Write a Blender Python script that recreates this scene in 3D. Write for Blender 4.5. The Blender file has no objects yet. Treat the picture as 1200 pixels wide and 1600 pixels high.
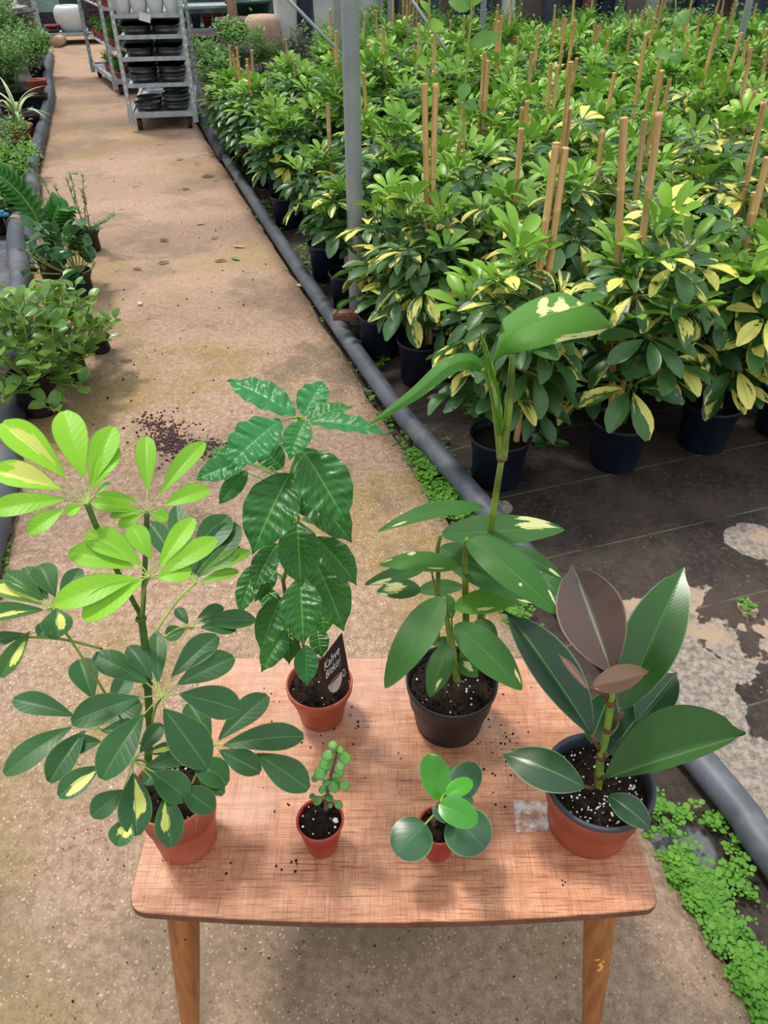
import bpy, math, random
from math import sin, cos, pi, radians, sqrt
from mathutils import Vector as V, Matrix, noise as mnoise
random.seed(7)
scn = bpy.context.scene
C = scn.collection
# ---------------------------------------------------------------- camera, sky, sun, exposure
FPX = 1200.0; PITCH = radians(38); CAMH = 1.55
camd = bpy.data.cameras.new('camera'); cam = bpy.data.objects.new('camera', camd); C.objects.link(cam)
cam.location = (0, 0, CAMH); cam.rotation_euler = (radians(90) - PITCH, 0, 0)
camd.sensor_fit = 'VERTICAL'; camd.sensor_height = 36; camd.lens = 36 * FPX / 1600; camd.clip_start = .02; camd.clip_end = 200
scn.camera = cam
world = bpy.data.worlds.new('sky'); scn.world = world; world.use_nodes = True
wt = world.node_tree; bg = wt.nodes['Background']; bg.inputs[1].default_value = 1.0
_tc = wt.nodes.new('ShaderNodeTexCoord'); _sx = wt.nodes.new('ShaderNodeSeparateXYZ'); _mr = wt.nodes.new('ShaderNodeMapRange'); _cr = wt.nodes.new('ShaderNodeMix'); _cr.data_type = 'RGBA'
wt.links.new(_tc.outputs['Generated'], _sx.inputs[0]); wt.links.new(_sx.outputs['Z'], _mr.inputs['Value']); _mr.inputs['From Min'].default_value = -.05; wt.links.new(_mr.outputs[0], _cr.inputs['Factor'])
_cr.inputs[6].default_value = (.45, .48, .48, 1); _cr.inputs[7].default_value = (1.18, 1.24, 1.30, 1); wt.links.new(_cr.outputs[2], bg.inputs[0])   # overcast dome, brighter overhead
sund = bpy.data.lights.new('sun', 'SUN'); sun = bpy.data.objects.new('sun', sund); C.objects.link(sun)
sund.energy = 2.4; sund.angle = radians(9); sund.color = (1, .94, .84)
sun.rotation_euler = V((.34, -.30, -1.0)).to_track_quat('-Z', 'Y').to_euler()
scn.view_settings.view_transform = 'Standard'; scn.view_settings.look = 'None'
scn.view_settings.exposure = 0.22; scn.view_settings.gamma = 1; scn.view_settings.use_curve_mapping = False
scn.cycles.max_bounces = 6; scn.cycles.diffuse_bounces = 3; scn.cycles.glossy_bounces = 2
scn.cycles.transmission_bounces = 4; scn.cycles.transparent_max_bounces = 6; scn.cycles.caustics_reflective = False

# ---------------------------------------------------------------- measuring helpers
CAM = V((0, 0, CAMH)); FW = V((0, cos(PITCH), -sin(PITCH)))
def ray(px, py):
    x = (px - 600) / FPX; y = -(py - 800) / FPX
    return V((x, cos(PITCH) + y * sin(PITCH), -sin(PITCH) + y * cos(PITCH)))
def G(px, py, z=0.0):
    r = ray(px, py); return CAM + r * ((z - CAMH) / r.z)
def PY(px, py, y):
    r = ray(px, py); return CAM + r * (y / r.y)
def onplane(px, py, p0, n):
    r = ray(px, py); d = r.dot(n)
    if abs(d) < .12 * r.length: return CAM + r * ((p0 - CAM).dot(FW) / r.dot(FW))
    return CAM + r * ((p0 - CAM).dot(n) / d)
def pxm(p): return (p - CAM).dot(FW) / FPX          # metres per pixel at p
A0 = radians(18.3); ES = V((-sin(A0), cos(A0), 0)); ET = V((cos(A0), sin(A0), 0))
def ST(s, t, z=0.0): return ES * s + ET * t + V((0, 0, z))
UP = V((0, 0, 1))

# ---------------------------------------------------------------- mesh helpers
class MB:
    def __init__(s): s.v = []; s.f = []; s.uv = []; s.c = []; s.m = []
    def add(s, vs, fs, uvs=None, col=(.5, 0, 0), mi=0):
        o = len(s.v); s.v += [tuple(p) for p in vs]
        s.f += [tuple(i + o for i in f) for f in fs]
        s.uv += list(uvs) if uvs else [(0, 0)] * len(vs)
        s.c += [col] * len(vs); s.m += [mi] * len(fs)
    def mesh(s, name, mats, off=None, smooth=True):
        me = bpy.data.meshes.new(name)
        if off is not None: vs = [(p[0] - off[0], p[1] - off[1], p[2] - off[2]) for p in s.v]
        else: vs = s.v
        me.from_pydata(vs, [], s.f)
        ul = me.uv_layers.new(name='UVMap')
        li = [0] * len(me.loops); me.loops.foreach_get('vertex_index', li)
        flat = []
        for i in li: flat += [s.uv[i][0], s.uv[i][1]]
        ul.data.foreach_set('uv', flat)
        ca = me.color_attributes.new('col', 'FLOAT_COLOR', 'POINT')
        flat = []
        for c in s.c: flat += [c[0], c[1], c[2], 1.0]
        ca.data.foreach_set('color', flat)
        for m in (mats if isinstance(mats, (list, tuple)) else [mats]): me.materials.append(m)
        me.polygons.foreach_set('material_index', s.m)
        me.polygons.foreach_set('use_smooth', [smooth] * len(s.f))
        me.update(); return me
    def box(s, c, size, rot=None, mi=0, col=(.5, 0, 0), taper=1.0):
        hx, hy, hz = size[0] / 2, size[1] / 2, size[2] / 2; vs = []
        for z in (-hz, hz):
            k = taper if z > 0 else 1
            for x, y in ((-hx, -hy), (hx, -hy), (hx, hy), (-hx, hy)): vs.append(V((x * k, y * k, z)))
        if rot is not None: vs = [rot @ v for v in vs]
        vs = [v + V(c) for v in vs]
        s.add(vs, [(3, 2, 1, 0), (4, 5, 6, 7), (0, 1, 5, 4), (1, 2, 6, 5), (2, 3, 7, 6), (3, 0, 4, 7)], None, col, mi)
    def lathe(s, c, prof, seg=32, mi=0, col=(.5, 0, 0), close=False, sq=0.0, jit=0):
        c = V(c); vs = []; uv = []; n = len(prof)
        for k, (r, z) in enumerate(prof):
            for i in range(seg):
                a = 2 * pi * i / seg; rr = r
                if sq: rr = r * (1 + sq * (abs(sin(2 * a)) ** 1.5))
                if jit: rr *= 1 + jit * mnoise.noise(V((cos(a) * 2, sin(a) * 2, z * 30)))
                vs.append(c + V((rr * cos(a), rr * sin(a), z))); uv.append((i / seg, k / max(1, n - 1)))
        fs = []
        for k in range(n - 1):
            for i in range(seg):
                j = (i + 1) % seg; fs.append((k * seg + i, k * seg + j, (k + 1) * seg + j, (k + 1) * seg + i))
        if close: fs.append(tuple(reversed(range(seg)))); fs.append(tuple((n - 1) * seg + i for i in range(seg)))
        s.add(vs, fs, uv, col, mi)
    def tube(s, pts, rad, seg=8, mi=0, col=(.5, 0, 0), caps=True):
        pts = [V(p) for p in pts]; n = len(pts)
        if not isinstance(rad, (list, tuple)): rad = [rad] * n
        vs = []; uv = []; t0 = (pts[1] - pts[0]).normalized()
        u = t0.cross(V((.3, .9, .2))).normalized()
        ln = 0
        for k in range(n):
            if k: ln += (pts[k] - pts[k - 1]).length
            t = (pts[min(k + 1, n - 1)] - pts[max(k - 1, 0)]).normalized()
            u = (u - t * u.dot(t)).normalized(); w = t.cross(u)
            for i in range(seg):
                a = 2 * pi * i / seg; vs.append(pts[k] + (u * cos(a) + w * sin(a)) * rad[k]); uv.append((i / seg, ln))
        fs = []
        for k in range(n - 1):
            for i in range(seg):
                j = (i + 1) % seg; fs.append((k * seg + i, k * seg + j, (k + 1) * seg + j, (k + 1) * seg + i))
        if caps: fs.append(tuple(reversed(range(seg)))); fs.append(tuple((n - 1) * seg + i for i in range(seg)))
        s.add(vs, fs, uv, col, mi)
    def blob(s, c, r, rot=None, mi=0, col=(.5, 0, 0), lv=1, jit=.25, sq=(1, 1, 1)):
        P, F = ICO[lv]; sd = random.random() * 99; vs = []
        for p in P:
            k = r * (1 + jit * mnoise.noise(p * 1.7 + V((sd, 0, 0)))); q = V((p.x * sq[0], p.y * sq[1], p.z * sq[2])) * k
            if rot is not None: q = rot @ q
            vs.append(q + V(c))
        s.add(vs, F, None, col, mi)
    def leaf(s, base, tip, n, w, prof='elliptic', arch=.08, fold=.05, wave=0, wf=5, nl=8, nw=4, col=(.5, 0, 0), quilt=0, droop=0, twist=0, mi=0, curl=0, patch=None, tipc=0):
        base = V(base); tip = V(tip); ax = tip - base; L = ax.length or 1e-4; a = ax / L
        n = V(n); n = (n - a * n.dot(a)); n = n.normalized() if n.length > 1e-5 else a.orthogonal().normalized()
        sd = a.cross(n); pf = PROF[prof]; vs = []; uv = []; ph = random.random() * 6; cl = []
        for i in range(nl + 1):
            t = i / nl; h = w * .5 * pf(t); tw = twist * t
            n2 = n * cos(tw) + sd * sin(tw); s2 = sd * cos(tw) - n * sin(tw)
            cen = base + a * (L * t) + n * (arch * L * 4 * t * (1 - t) - droop * L * t * t)
            for j in range(nw + 1):
                u = 2 * j / nw - 1; au = abs(u)
                z = fold * au * h * 2 - curl * au * au * h * 2
                if wave: z += wave * w * au ** 1.5 * sin(wf * 2 * pi * t + ph + (0 if u > 0 else 1.3))
                if quilt: z += quilt * w * .5 * sin(pi * (9 * t - 1.1 * au)) ** 2 * (4 * au * (1 - au)) * min(1, 6 * t, 8 * (1 - t))
                vs.append(cen + s2 * (u * h) + n2 * z); uv.append((j / nw, t))
                if patch: cl.append((col[0], max([0] + [.95 * (1 - sqrt(((u - p[0]) / p[2]) ** 2 + ((t - p[1]) / p[3]) ** 2)) for p in patch]), col[2]))
        fs = []; m = nw + 1
        for i in range(nl):
            for j in range(nw): fs.append((i * m + j, i * m + j + 1, (i + 1) * m + j + 1, (i + 1) * m + j))
        s.add(vs, fs, uv, col, mi)
        if patch: s.c[-len(vs):] = cl
def _ico(n):
    import bmesh
    b = bmesh.new(); bmesh.ops.create_icosphere(b, subdivisions=n, radius=1); P = [v.co.copy() for v in b.verts]
    F = [tuple(v.index for v in f.verts) for f in b.faces]; b.free(); return P, F
ICO = {1: _ico(1), 2: _ico(2), 3: _ico(3)}
def _sp(x): return max(0.0, sin(pi * min(1, max(0, x))))
PROF = {
 'obovate': lambda t: (_sp(t ** 1.6) ** .56 if t < .985 else .24),
 'ovate': lambda t: _sp(t ** .78) ** .85,
 'elliptic': lambda t: max(_sp(t ** .95) ** .8, 0) * (1 if t < .9 else max(.0, (1 - t) * 6) ** .5) + (.02 if t > .9 else 0),
 'coffee': lambda t: _sp(t ** .88) ** .8 * (1 if t < .82 else .35 + .65 * (1 - (t - .82) / .18)),
 'orb': lambda t: sqrt(max(0.0, 1 - (2 * (t ** .94) - 1) ** 2)) * .98 + (.1 if t < .01 else 0),
 'lance': lambda t: _sp(t ** .82) ** .68,
 'strap': lambda t: min(1, 5 * t + .3) * (1 - t ** 3),
 'spoon': lambda t: .12 + .88 * _sp(t ** 1.8) ** .8 if t < .98 else .2}
def link(name, me, parent=None, loc=None):
    o = bpy.data.objects.new(name, me); C.objects.link(o)
    if parent is not None: o.parent = parent
    if loc is not None: o.location = loc
    return o
def thing(name, label, cat, loc=(0, 0, 0), group=None, kind=None):
    o = bpy.data.objects.new(name, None); C.objects.link(o); o.location = loc; o.empty_display_size = .05
    o['label'] = label; o['category'] = cat
    if group: o['group'] = group
    if kind: o['kind'] = kind
    return o
def tag(o, label, cat, group=None, kind=None):
    o['label'] = label; o['category'] = cat
    if group: o['group'] = group
    if kind: o['kind'] = kind
    return o
def part(name, mb, mat, root, off=None, smooth=True, kind=None, label=None, parent=None):
    o = link(name, mb.mesh(name, mat, off if off is not None else (root.location if root else (0, 0, 0)), smooth), parent or root)
    if kind: o['kind'] = kind
    if label: o['label'] = label
    return o
def dup(o, parent=None):
    c = o.copy(); C.objects.link(c); c.parent = parent
    for ch in KIDS.get(o.name, []): dup(ch, c)
    return c
KIDS = {}

# ---------------------------------------------------------------- material helpers
class NT:
    def __init__(s, name):
        s.m = bpy.data.materials.new(name); s.m.use_nodes = True; s.t = s.m.node_tree; s.N = s.t.nodes; s.L = s.t.links
        s.b = s.N['Principled BSDF']; s.out = s.N['Material Output']
    def put(s, sock, v):
        if isinstance(v, bpy.types.NodeSocket): s.L.new(v, sock)
        elif v is not None:
            if sock.type == 'RGBA' and len(v) == 3: v = (*v, 1)
            sock.default_value = v
    def math(s, op, a, b=None, c=None, clamp=False):
        n = s.N.new('ShaderNodeMath'); n.operation = op; n.use_clamp = clamp
        s.put(n.inputs[0], a); s.put(n.inputs[1], b); s.put(n.inputs[2], c); return n.outputs[0]
    def vmath(s, op, a, b=None):
        n = s.N.new('ShaderNodeVectorMath'); n.operation = op; s.put(n.inputs[0], a)
        if op == 'SCALE': s.put(n.inputs['Scale'], b)
        else: s.put(n.inputs[1], b)
        return n.outputs['Value' if op in ('LENGTH', 'DISTANCE', 'DOT_PRODUCT') else 'Vector']
    def ss(s, x, a, b):
        n = s.N.new('ShaderNodeMapRange'); n.interpolation_type = 'SMOOTHSTEP'
        s.put(n.inputs['Value'], x); s.put(n.inputs['From Min'], a); s.put(n.inputs['From Max'], b); return n.outputs['Result']
    def mix(s, f, a, b, mode='MIX'):
        n = s.N.new('ShaderNodeMix'); n.data_type = 'RGBA'; n.blend_type = mode
        s.put(n.inputs['Factor'], f); s.put(n.inputs['A'] if False else n.inputs[6], a); s.put(n.inputs[7], b); return n.outputs[2]
    def noise(s, vec, sc, det=3, rough=.55, dist=0, col=False):
        n = s.N.new('ShaderNodeTexNoise'); s.put(n.inputs['Vector'], vec); s.put(n.inputs['Scale'], sc)
        n.inputs['Detail'].default_value = det; n.inputs['Roughness'].default_value = rough; n.inputs['Distortion'].default_value = dist
        return n.outputs['Color' if col else 'Fac']
    def vor(s, vec, sc, out='Distance', rnd=1.0):
        n = s.N.new('ShaderNodeTexVoronoi'); s.put(n.inputs['Vector'], vec); s.put(n.inputs['Scale'], sc); n.inputs['Randomness'].default_value = rnd
        return n.outputs[out]
    def coord(s, w='Object'): return s.N.new('ShaderNodeTexCoord').outputs[w]
    def geo(s, w='Position'): return s.N.new('ShaderNodeNewGeometry').outputs[w]
    def attr(s, n_='col'):
        n = s.N.new('ShaderNodeAttribute'); n.attribute_name = n_; return s.sep(n.outputs['Color'])
    def sep(s, v):
        n = s.N.new('ShaderNodeSeparateXYZ'); s.put(n.inputs[0], v); return n.outputs
    def comb(s, x, y, z):
        n = s.N.new('ShaderNodeCombineXYZ'); s.put(n.inputs[0], x); s.put(n.inputs[1], y); s.put(n.inputs[2], z); return n.outputs[0]
    def bump(s, h, st=.3, d=.01):
        n = s.N.new('ShaderNodeBump'); s.put(n.inputs['Height'], h); n.inputs['Strength'].default_value = st; n.inputs['Distance'].default_value = d
        s.L.new(n.outputs[0], s.b.inputs['Normal']); return n.outputs[0]
    def set(s, color=None, rough=None, metal=None, spec=None, coat=None):
        s.put(s.b.inputs['Base Color'], color); s.put(s.b.inputs['Roughness'], rough); s.put(s.b.inputs['Metallic'], metal)
        s.put(s.b.inputs['Specular IOR Level'], spec); s.put(s.b.inputs['Coat Weight'], coat); return s.m
def simple(name, col, rough=.6, metal=0, var=.12, sc=30, spec=.5, bump=0, dirt=None, dirt_amt=.5):
    m = NT(name); c = m.coord('Object'); n = m.noise(c, sc, 4)
    k = m.ss(n, .3, .7); lo = tuple(x * (1 - var) for x in col); hi = tuple(min(1, x * (1 + var)) for x in col)
    cc = m.mix(k, lo, hi)
    if dirt: cc = m.mix(m.math('MULTIPLY', m.ss(m.noise(c, sc * .35, 5, .7), .5, .75), dirt_amt), cc, dirt)
    m.set(cc, rough, metal, spec)
    if bump: m.bump(n, bump, .004)
    return m.m

def leafmat(name, dark, light, new, var, rib, back=None, latN=8, latK=.5, lat=.25, midw=.035, rough=.42, trans=.25, bump=.15, spec=.5, margin=None, edge=0, sheen=0, streak=(2.4, 1.0), vthr=.78, ribf=.9, nscale=1.7):
    m = NT(name); uvn = m.N.new('ShaderNodeUVMap'); uvn.uv_map = 'UVMap'; U = m.sep(uvn.outputs[0]); u, v = U[0], U[1]
    A = m.attr(); oi = m.N.new('ShaderNodeObjectInfo').outputs['Random']
    au = m.math('MULTIPLY', m.math('ABSOLUTE', m.math('SUBTRACT', u, .5)), 2)
    n1 = m.noise(m.geo(), 22, 3)
    rnd = m.math('ADD', A[0], m.math('MULTIPLY', oi, .6)); rnd = m.math('FRACT', rnd)
    c = m.mix(m.math('ADD', m.math('MULTIPLY', rnd, .7), m.math('MULTIPLY', n1, .3)), dark, light)
    c = m.mix(A[2], c, new)
    sv = m.comb(m.math('MULTIPLY', u, streak[0]), m.math('MULTIPLY', m.math('ADD', v, m.math('MULTIPLY', au, -.25)), streak[1]), m.math('MULTIPLY', rnd, 40))
    ns = m.math('ADD', m.math('MULTIPLY', m.math('SUBTRACT', m.noise(sv, 1.0, 5, .65), .5), nscale), .5)
    if edge: ns = m.math('ADD', ns, m.math('MULTIPLY', m.math('SUBTRACT', au, .5), edge))
    mask = m.ss(m.math('ADD', ns, m.math('MULTIPLY', A[1], .75)), vthr, vthr + .035)
    mask = m.math('MULTIPLY', mask, m.math('GREATER_THAN', A[1], .02))
    c = m.mix(mask, c, m.mix(A[2], var, tuple(min(1, x * 1.02) for x in var)))
    mid = m.ss(au, midw * 2.2, midw * .5)
    latp = m.math('SUBTRACT', m.math('MULTIPLY', v, latN), m.math('MULTIPLY', au, latK * latN * .35))
    pp = m.math('PINGPONG', latp, .5); lv = m.ss(pp, .09, .01)
    veins = m.math('MAXIMUM', mid, m.math('MULTIPLY', lv, lat))
    c = m.mix(m.math('MULTIPLY', veins, ribf), c, m.mix(A[2], rib, new))
    if margin: c = m.mix(m.ss(au, .93, .99), c, margin)
    if back:
        bf = m.geo('Backfacing'); c2 = m.mix(veins, back, rib); c2 = m.mix(m.math('MULTIPLY', A[2], .6), c2, new); c = m.mix(bf, c, m.mix(mask, c2, var))
    ro = m.math('ADD', rough, m.math('MULTIPLY', m.math('SUBTRACT', n1, .5), .2))
    m.set(c, ro, 0, spec)
    h = m.math('SUBTRACT', m.math('MULTIPLY', n1, .3), m.math('ADD', m.math('MULTIPLY', mid, 1.0), m.math('MULTIPLY', m.ss(pp, .3, .0), .8 * min(1, lat * 3))))
    nn = m.bump(h, bump, .003)
    tr = m.N.new('ShaderNodeBsdfTranslucent'); m.put(tr.inputs[0], m.mix(.5, c, (min(1, light[0] * 2.2 + .1), min(1, light[1] * 2.2 + .15), light[2] * .6), 'MIX')); m.L.new(nn, tr.inputs['Normal'])
    mx = m.N.new('ShaderNodeMixShader'); m.put(mx.inputs[0], m.math('ADD', trans, m.math('MULTIPLY', A[2], .15))); m.L.new(m.b.outputs[0], mx.inputs[1]); m.L.new(tr.outputs[0], mx.inputs[2])
    m.L.new(mx.outputs[0], m.out.inputs[0]); return m.m

M = {}
# linear colours
M['sch'] = leafmat('umbrella_leaf', (.016, .078, .026), (.04, .14, .038), (.30, .66, .02), (.70, .72, .16), (.13, .28, .05), (.07, .17, .06), lat=.12, latN=9, trans=.18, rough=.42, bump=.14, spec=.4, ribf=.7, midw=.025, margin=(.12, .27, .05))
M['cof'] = leafmat('coffee_leaf', (.010, .088, .007), (.026, .145, .010), (.035, .27, .075), (.5, .6, .1), (.13, .36, .045), (.10, .20, .045), latN=9, latK=1.1, lat=.42, midw=.026, trans=.17, rough=.34, bump=.10, spec=.42)
M['alp'] = leafmat('ginger_leaf', (.016, .085, .014), (.035, .14, .022), (.12, .38, .02), (.76, .76, .34), (.08, .24, .04), (.08, .24, .03), latN=24, latK=2.4, lat=.3, midw=.015, trans=.18, rough=.38, bump=.3, spec=.4, streak=(7, 2.6), vthr=.85, nscale=1.3)
M['fic'] = leafmat('rubber_leaf', (.008, .042, .014), (.015, .062, .018), (.022, .12, .004), (.4, .4, .1), (.12, .26, .05), (.05, .13, .04), latN=34, latK=.4, lat=.05, midw=.018, trans=.06, rough=.27, bump=.08, margin=(.20, .30, .14), spec=.5)
M['ficp'] = leafmat('young_rubber_leaf', (.050, .020, .010), (.085, .040, .028), (.26, .15, .10), (.4, .4, .1), (.17, .24, .10), (.20, .12, .09), latN=34, latK=.4, lat=.06, midw=.03, trans=.04, rough=.13, bump=.05, margin=(.24, .17, .12), spec=.75)
M['pep'] = leafmat('round_leaf', (.022, .085, .038), (.035, .12, .045), (.05, .34, .004), (.6, .7, .2), (.10, .22, .07), (.10, .22, .09), latN=5, latK=1.6, lat=.12, midw=.02, trans=.08, rough=.28, bump=.04, ribf=.5, margin=(.14, .30, .10), spec=.5)
M['pepl'] = leafmat('pale_round_leaf', (.045, .13, .035), (.09, .21, .05), (.24, .42, .06), (.6, .7, .2), (.16, .28, .08), (.14, .26, .08), latN=5, latK=1.6, lat=.08, midw=.02, trans=.14, rough=.33, bump=.04, margin=(.25, .40, .14), spec=.45, ribf=.5)
M['jad'] = leafmat('jade_leaf', (.08, .24, .07), (.12, .32, .08), (.16, .46, .06), (.6, .7, .2), (.14, .33, .10), None, lat=0, midw=.0, trans=.05, rough=.35, bump=.02)
M['bush'] = leafmat('bush_leaf', (.03, .12, .02), (.09, .26, .04), (.24, .48, .05), (.62, .64, .25), (.12, .25, .07), None, lat=0, trans=.2, rough=.5, bump=.05)
M['weed'] = leafmat('weed_leaf', (.035, .15, .010), (.11, .32, .02), (.28, .54, .05), (.6, .6, .2), (.2, .4, .05), None, lat=0, trans=.3, rough=.55, bump=.05)
M['grey'] = leafmat('dusky_leaf', (.06, .07, .07), (.11, .13, .10), (.2, .28, .12), (.6, .6, .3), (.15, .2, .1), None, lat=0, trans=.1, rough=.6, bump=.05)
M['hed'] = leafmat('hedge_leaf', (.014, .060, .022), (.045, .14, .04), (.31, .60, .055), (.84, .78, .17), (.08, .20, .05), (.05, .14, .05), lat=.1, latN=7, trans=.17, rough=.38, bump=.08, streak=(1.7, .8), vthr=.80, ribf=.5)  # young-leaf tone raised to imitate skylight on the canopy too
M['gstem'] = simple('green_stem', (.17, .30, .04), .45, var=.25, sc=40)
M['dstem'] = simple('dark_green_stem', (.06, .13, .02), .5, var=.3, sc=40)
M['ystem'] = simple('pale_green_stem', (.30, .40, .08), .45, var=.2, sc=40)
M['astem'] = simple('striped_stem', (.16, .24, .03), .4, var=.5, sc=25)
M['bstem'] = simple('brown_stem', (.15, .10, .05), .7, var=.3, sc=60)
M['rednode'] = simple('reddish_node', (.13, .05, .025), .6, var=.3, sc=60)
M['rstem'] = simple('reddish_stem', (.15, .10, .06), .7, var=.3, sc=90)
M['pot_terra'] = simple('terracotta_plastic', (.40, .085, .045), .5, var=.1, sc=25, dirt=(.45, .16, .11), dirt_amt=.4)
M['pot_red'] = simple('red_plastic', (.42, .045, .03), .42, var=.1, sc=25, dirt=(.45, .18, .14), dirt_amt=.35)
M['pot_pink'] = simple('faded_red_plastic', (.50, .115, .065), .5, var=.12, sc=18, dirt=(.55, .24, .18), dirt_amt=.5)
M['pot_black'] = simple('black_plastic', (.018, .016, .019), .5, var=.3, sc=18, dirt=(.09, .07, .07), dirt_amt=.4, spec=.4)
M['pot_navy'] = simple('dark_blue_plastic', (.008, .012, .028), .42, var=.3, sc=12, dirt=(.05, .05, .06), dirt_amt=.35, spec=.4)
M['rimgrey'] = simple('grey_black_plastic', (.035, .042, .055), .45, var=.3, sc=18, spec=.5)
m = NT('potting_soil'); c = m.coord('Object'); n = m.noise(c, 120, 5, .8); w = m.vor(c, 260)
cc = m.mix(m.ss(n, .35, .7), (.006, .004, .003), (.04, .024, .014)); sp = m.ss(w, .17, .12); sel = m.math('GREATER_THAN', m.noise(c, 90, 2), .63)
cc = m.mix(m.math('MULTIPLY', sp, sel), cc, (.55, .5, .45)); m.set(cc, .9, 0, .2); m.bump(n, .9, .004); M['soil'] = m.m
M['perlite'] = simple('perlite', (.8, .78, .72), .8, var=.1)
M['crumb'] = simple('soil_crumb', (.02, .010, .006), .95, var=.5, spec=.1)
M['steel'] = simple('galvanised_steel', (.42, .47, .50), .5, metal=.35, var=.2, sc=14, dirt=(.25, .26, .26), dirt_amt=.5)
M['pole'] = simple('galvanised_pole', (.30, .33, .34), .5, metal=.25, var=.12, sc=6, dirt=(.20, .22, .22), dirt_amt=.6)
M['rubber'] = simple('wheel_rubber', (.06, .03, .025), .8)
M['white'] = simple('white_plastic', (.72, .72, .72), .5, var=.06, sc=8, dirt=(.5, .49, .47), dirt_amt=.4)
M['dgrey'] = simple('dark_grey_plastic', (.035, .038, .05), .5, var=.2, sc=10)
M['mgrey'] = simple('mid_grey_stone', (.22, .19, .19), .7, var=.15, sc=12)
M['tanclay'] = simple('tan_clay', (.50, .33, .24), .8, var=.1, sc=12)
M['redpl'] = simple('dark_red_plastic', (.22, .02, .02), .5)
M['bluepl'] = simple('blue_plastic', (.05, .30, .50), .5)
M['greenpl'] = simple('dark_green_plastic', (.01, .06, .05), .5)
M['brick'] = simple('red_brick', (.24, .11, .08), .9, var=.25, sc=40, bump=.5, dirt=(.10, .07, .05))
# ================================================================ SETTING: path, ground cover, pipes
GZ = -.02
def pathmat():
    m = NT('worn_concrete'); p = m.coord('Object'); a = m.noise(p, .9, 4, .6); b = m.noise(m.vmath('ADD', p, (7, 3, 0)), 1.7, 5, .65); f = m.noise(p, 45, 6, .75)
    d = m.noise(m.vmath('ADD', p, (2, 9, 0)), 5, 5, .7)
    c = m.mix(m.ss(f, .3, .7), (.25, .16, .105), (.50, .335, .24))
    c = m.mix(m.math('MULTIPLY', m.ss(a, .47, .60), .72), c, m.mix(f, (.17, .115, .025), (.36, .255, .075)))
    c = m.mix(m.math('MULTIPLY', m.ss(b, .50, .62), .72), c, m.mix(f, (.09, .07, .045), (.20, .15, .10)))
    c = m.mix(m.math('MULTIPLY', m.ss(d, .55, .72), .45), c, (.50, .36, .27))
    c = m.mix(m.math('MULTIPLY', m.ss(d, .42, .30), .4), c, (.13, .10, .05))
    pd = m.vmath('ADD', p, m.vmath('SCALE', m.noise(p, 70, 2, col=True), .010)); w = m.vor(pd, 110); sel = m.noise(m.vmath('ADD', p, (5, 5, 1)), 14, 4, .8)
    peb = m.math('MULTIPLY', m.ss(w, .26, .16), m.math('MULTIPLY', m.ss(sel, .43, .54), .85)); c = m.mix(peb, c, (.66, .58, .47)); wb = m.vor(m.vmath('ADD', pd, (4, 4, 4)), 150); c = m.mix(m.math('MULTIPLY', m.ss(wb, .34, .2), m.math('MULTIPLY', m.ss(sel, .58, .5), .6)), c, (.09, .065, .04))
    w2 = m.vor(m.vmath('ADD', pd, (1, 2, 0)), 40); c = m.mix(m.math('MULTIPLY', m.ss(w2, .16, .11), m.ss(m.noise(p, 8, 2), .52, .6)), c, (.58, .52, .45))
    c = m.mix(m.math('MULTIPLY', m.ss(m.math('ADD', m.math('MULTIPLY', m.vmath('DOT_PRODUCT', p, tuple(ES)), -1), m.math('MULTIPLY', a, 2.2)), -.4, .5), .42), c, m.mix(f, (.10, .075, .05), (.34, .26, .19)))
    c = m.mix(m.math('MULTIPLY', m.ss(m.math('ADD', m.vmath('DOT_PRODUCT', p, tuple(ES)), m.math('MULTIPLY', d, 2)), 3.4, 5.5), .30), c, (.52, .34, .25))
    w3 = m.vor(m.vmath('ADD', p, (3, 1, 0)), 60); c = m.mix(m.math('MULTIPLY', m.ss(w3, .2, .14), m.math('MULTIPLY', m.ss(m.noise(m.vmath('ADD', p, (9, 0, 0)), 9, 2), .52, .6), .8)), c, (.08, .055, .035))
    m.set(c, .82, 0, .25); m.bump(m.math('ADD', f, m.math('MULTIPLY', w, .5)), .55, .006); return m.m
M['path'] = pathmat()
def build_path():
    mb = MB(); S0, S1, ns, nt = -.6, 15.5, 230, 16; vs = []; uv = []
    for i in range(ns + 1):
        s = S0 + (S1 - S0) * (i / ns) ** 1.4
        jl = .02 * mnoise.noise(V((s * 3, 1, 0))) + .012 * mnoise.noise(V((s * 17, 1, 0))); jr = .016 * mnoise.noise(V((s * 4, 8, 0))) + .012 * mnoise.noise(V((s * 19, 5, 0)))
        for j in range(-1, nt + 2):
            jj = min(nt, max(0, j)); t = -.56 + jl + (1.365 + jr - jl) * jj / nt
            z = .004 * mnoise.noise(V((s * 2, t * 2, 0))) if 0 <= j <= nt else -.10
            if j in (0, nt): z -= .008
            vs.append(ST(s, t + (-.01 if j < 0 else .01 if j > nt else 0), z)); uv.append((t, s))
    m_ = nt + 3
    fs = [(i * m_ + j, i * m_ + j + 1, (i + 1) * m_ + j + 1, (i + 1) * m_ + j) for i in range(ns) for j in range(m_ - 1)]
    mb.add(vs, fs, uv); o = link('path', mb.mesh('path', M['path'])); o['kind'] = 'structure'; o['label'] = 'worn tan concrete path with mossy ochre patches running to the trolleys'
    return o
build_path()
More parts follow.
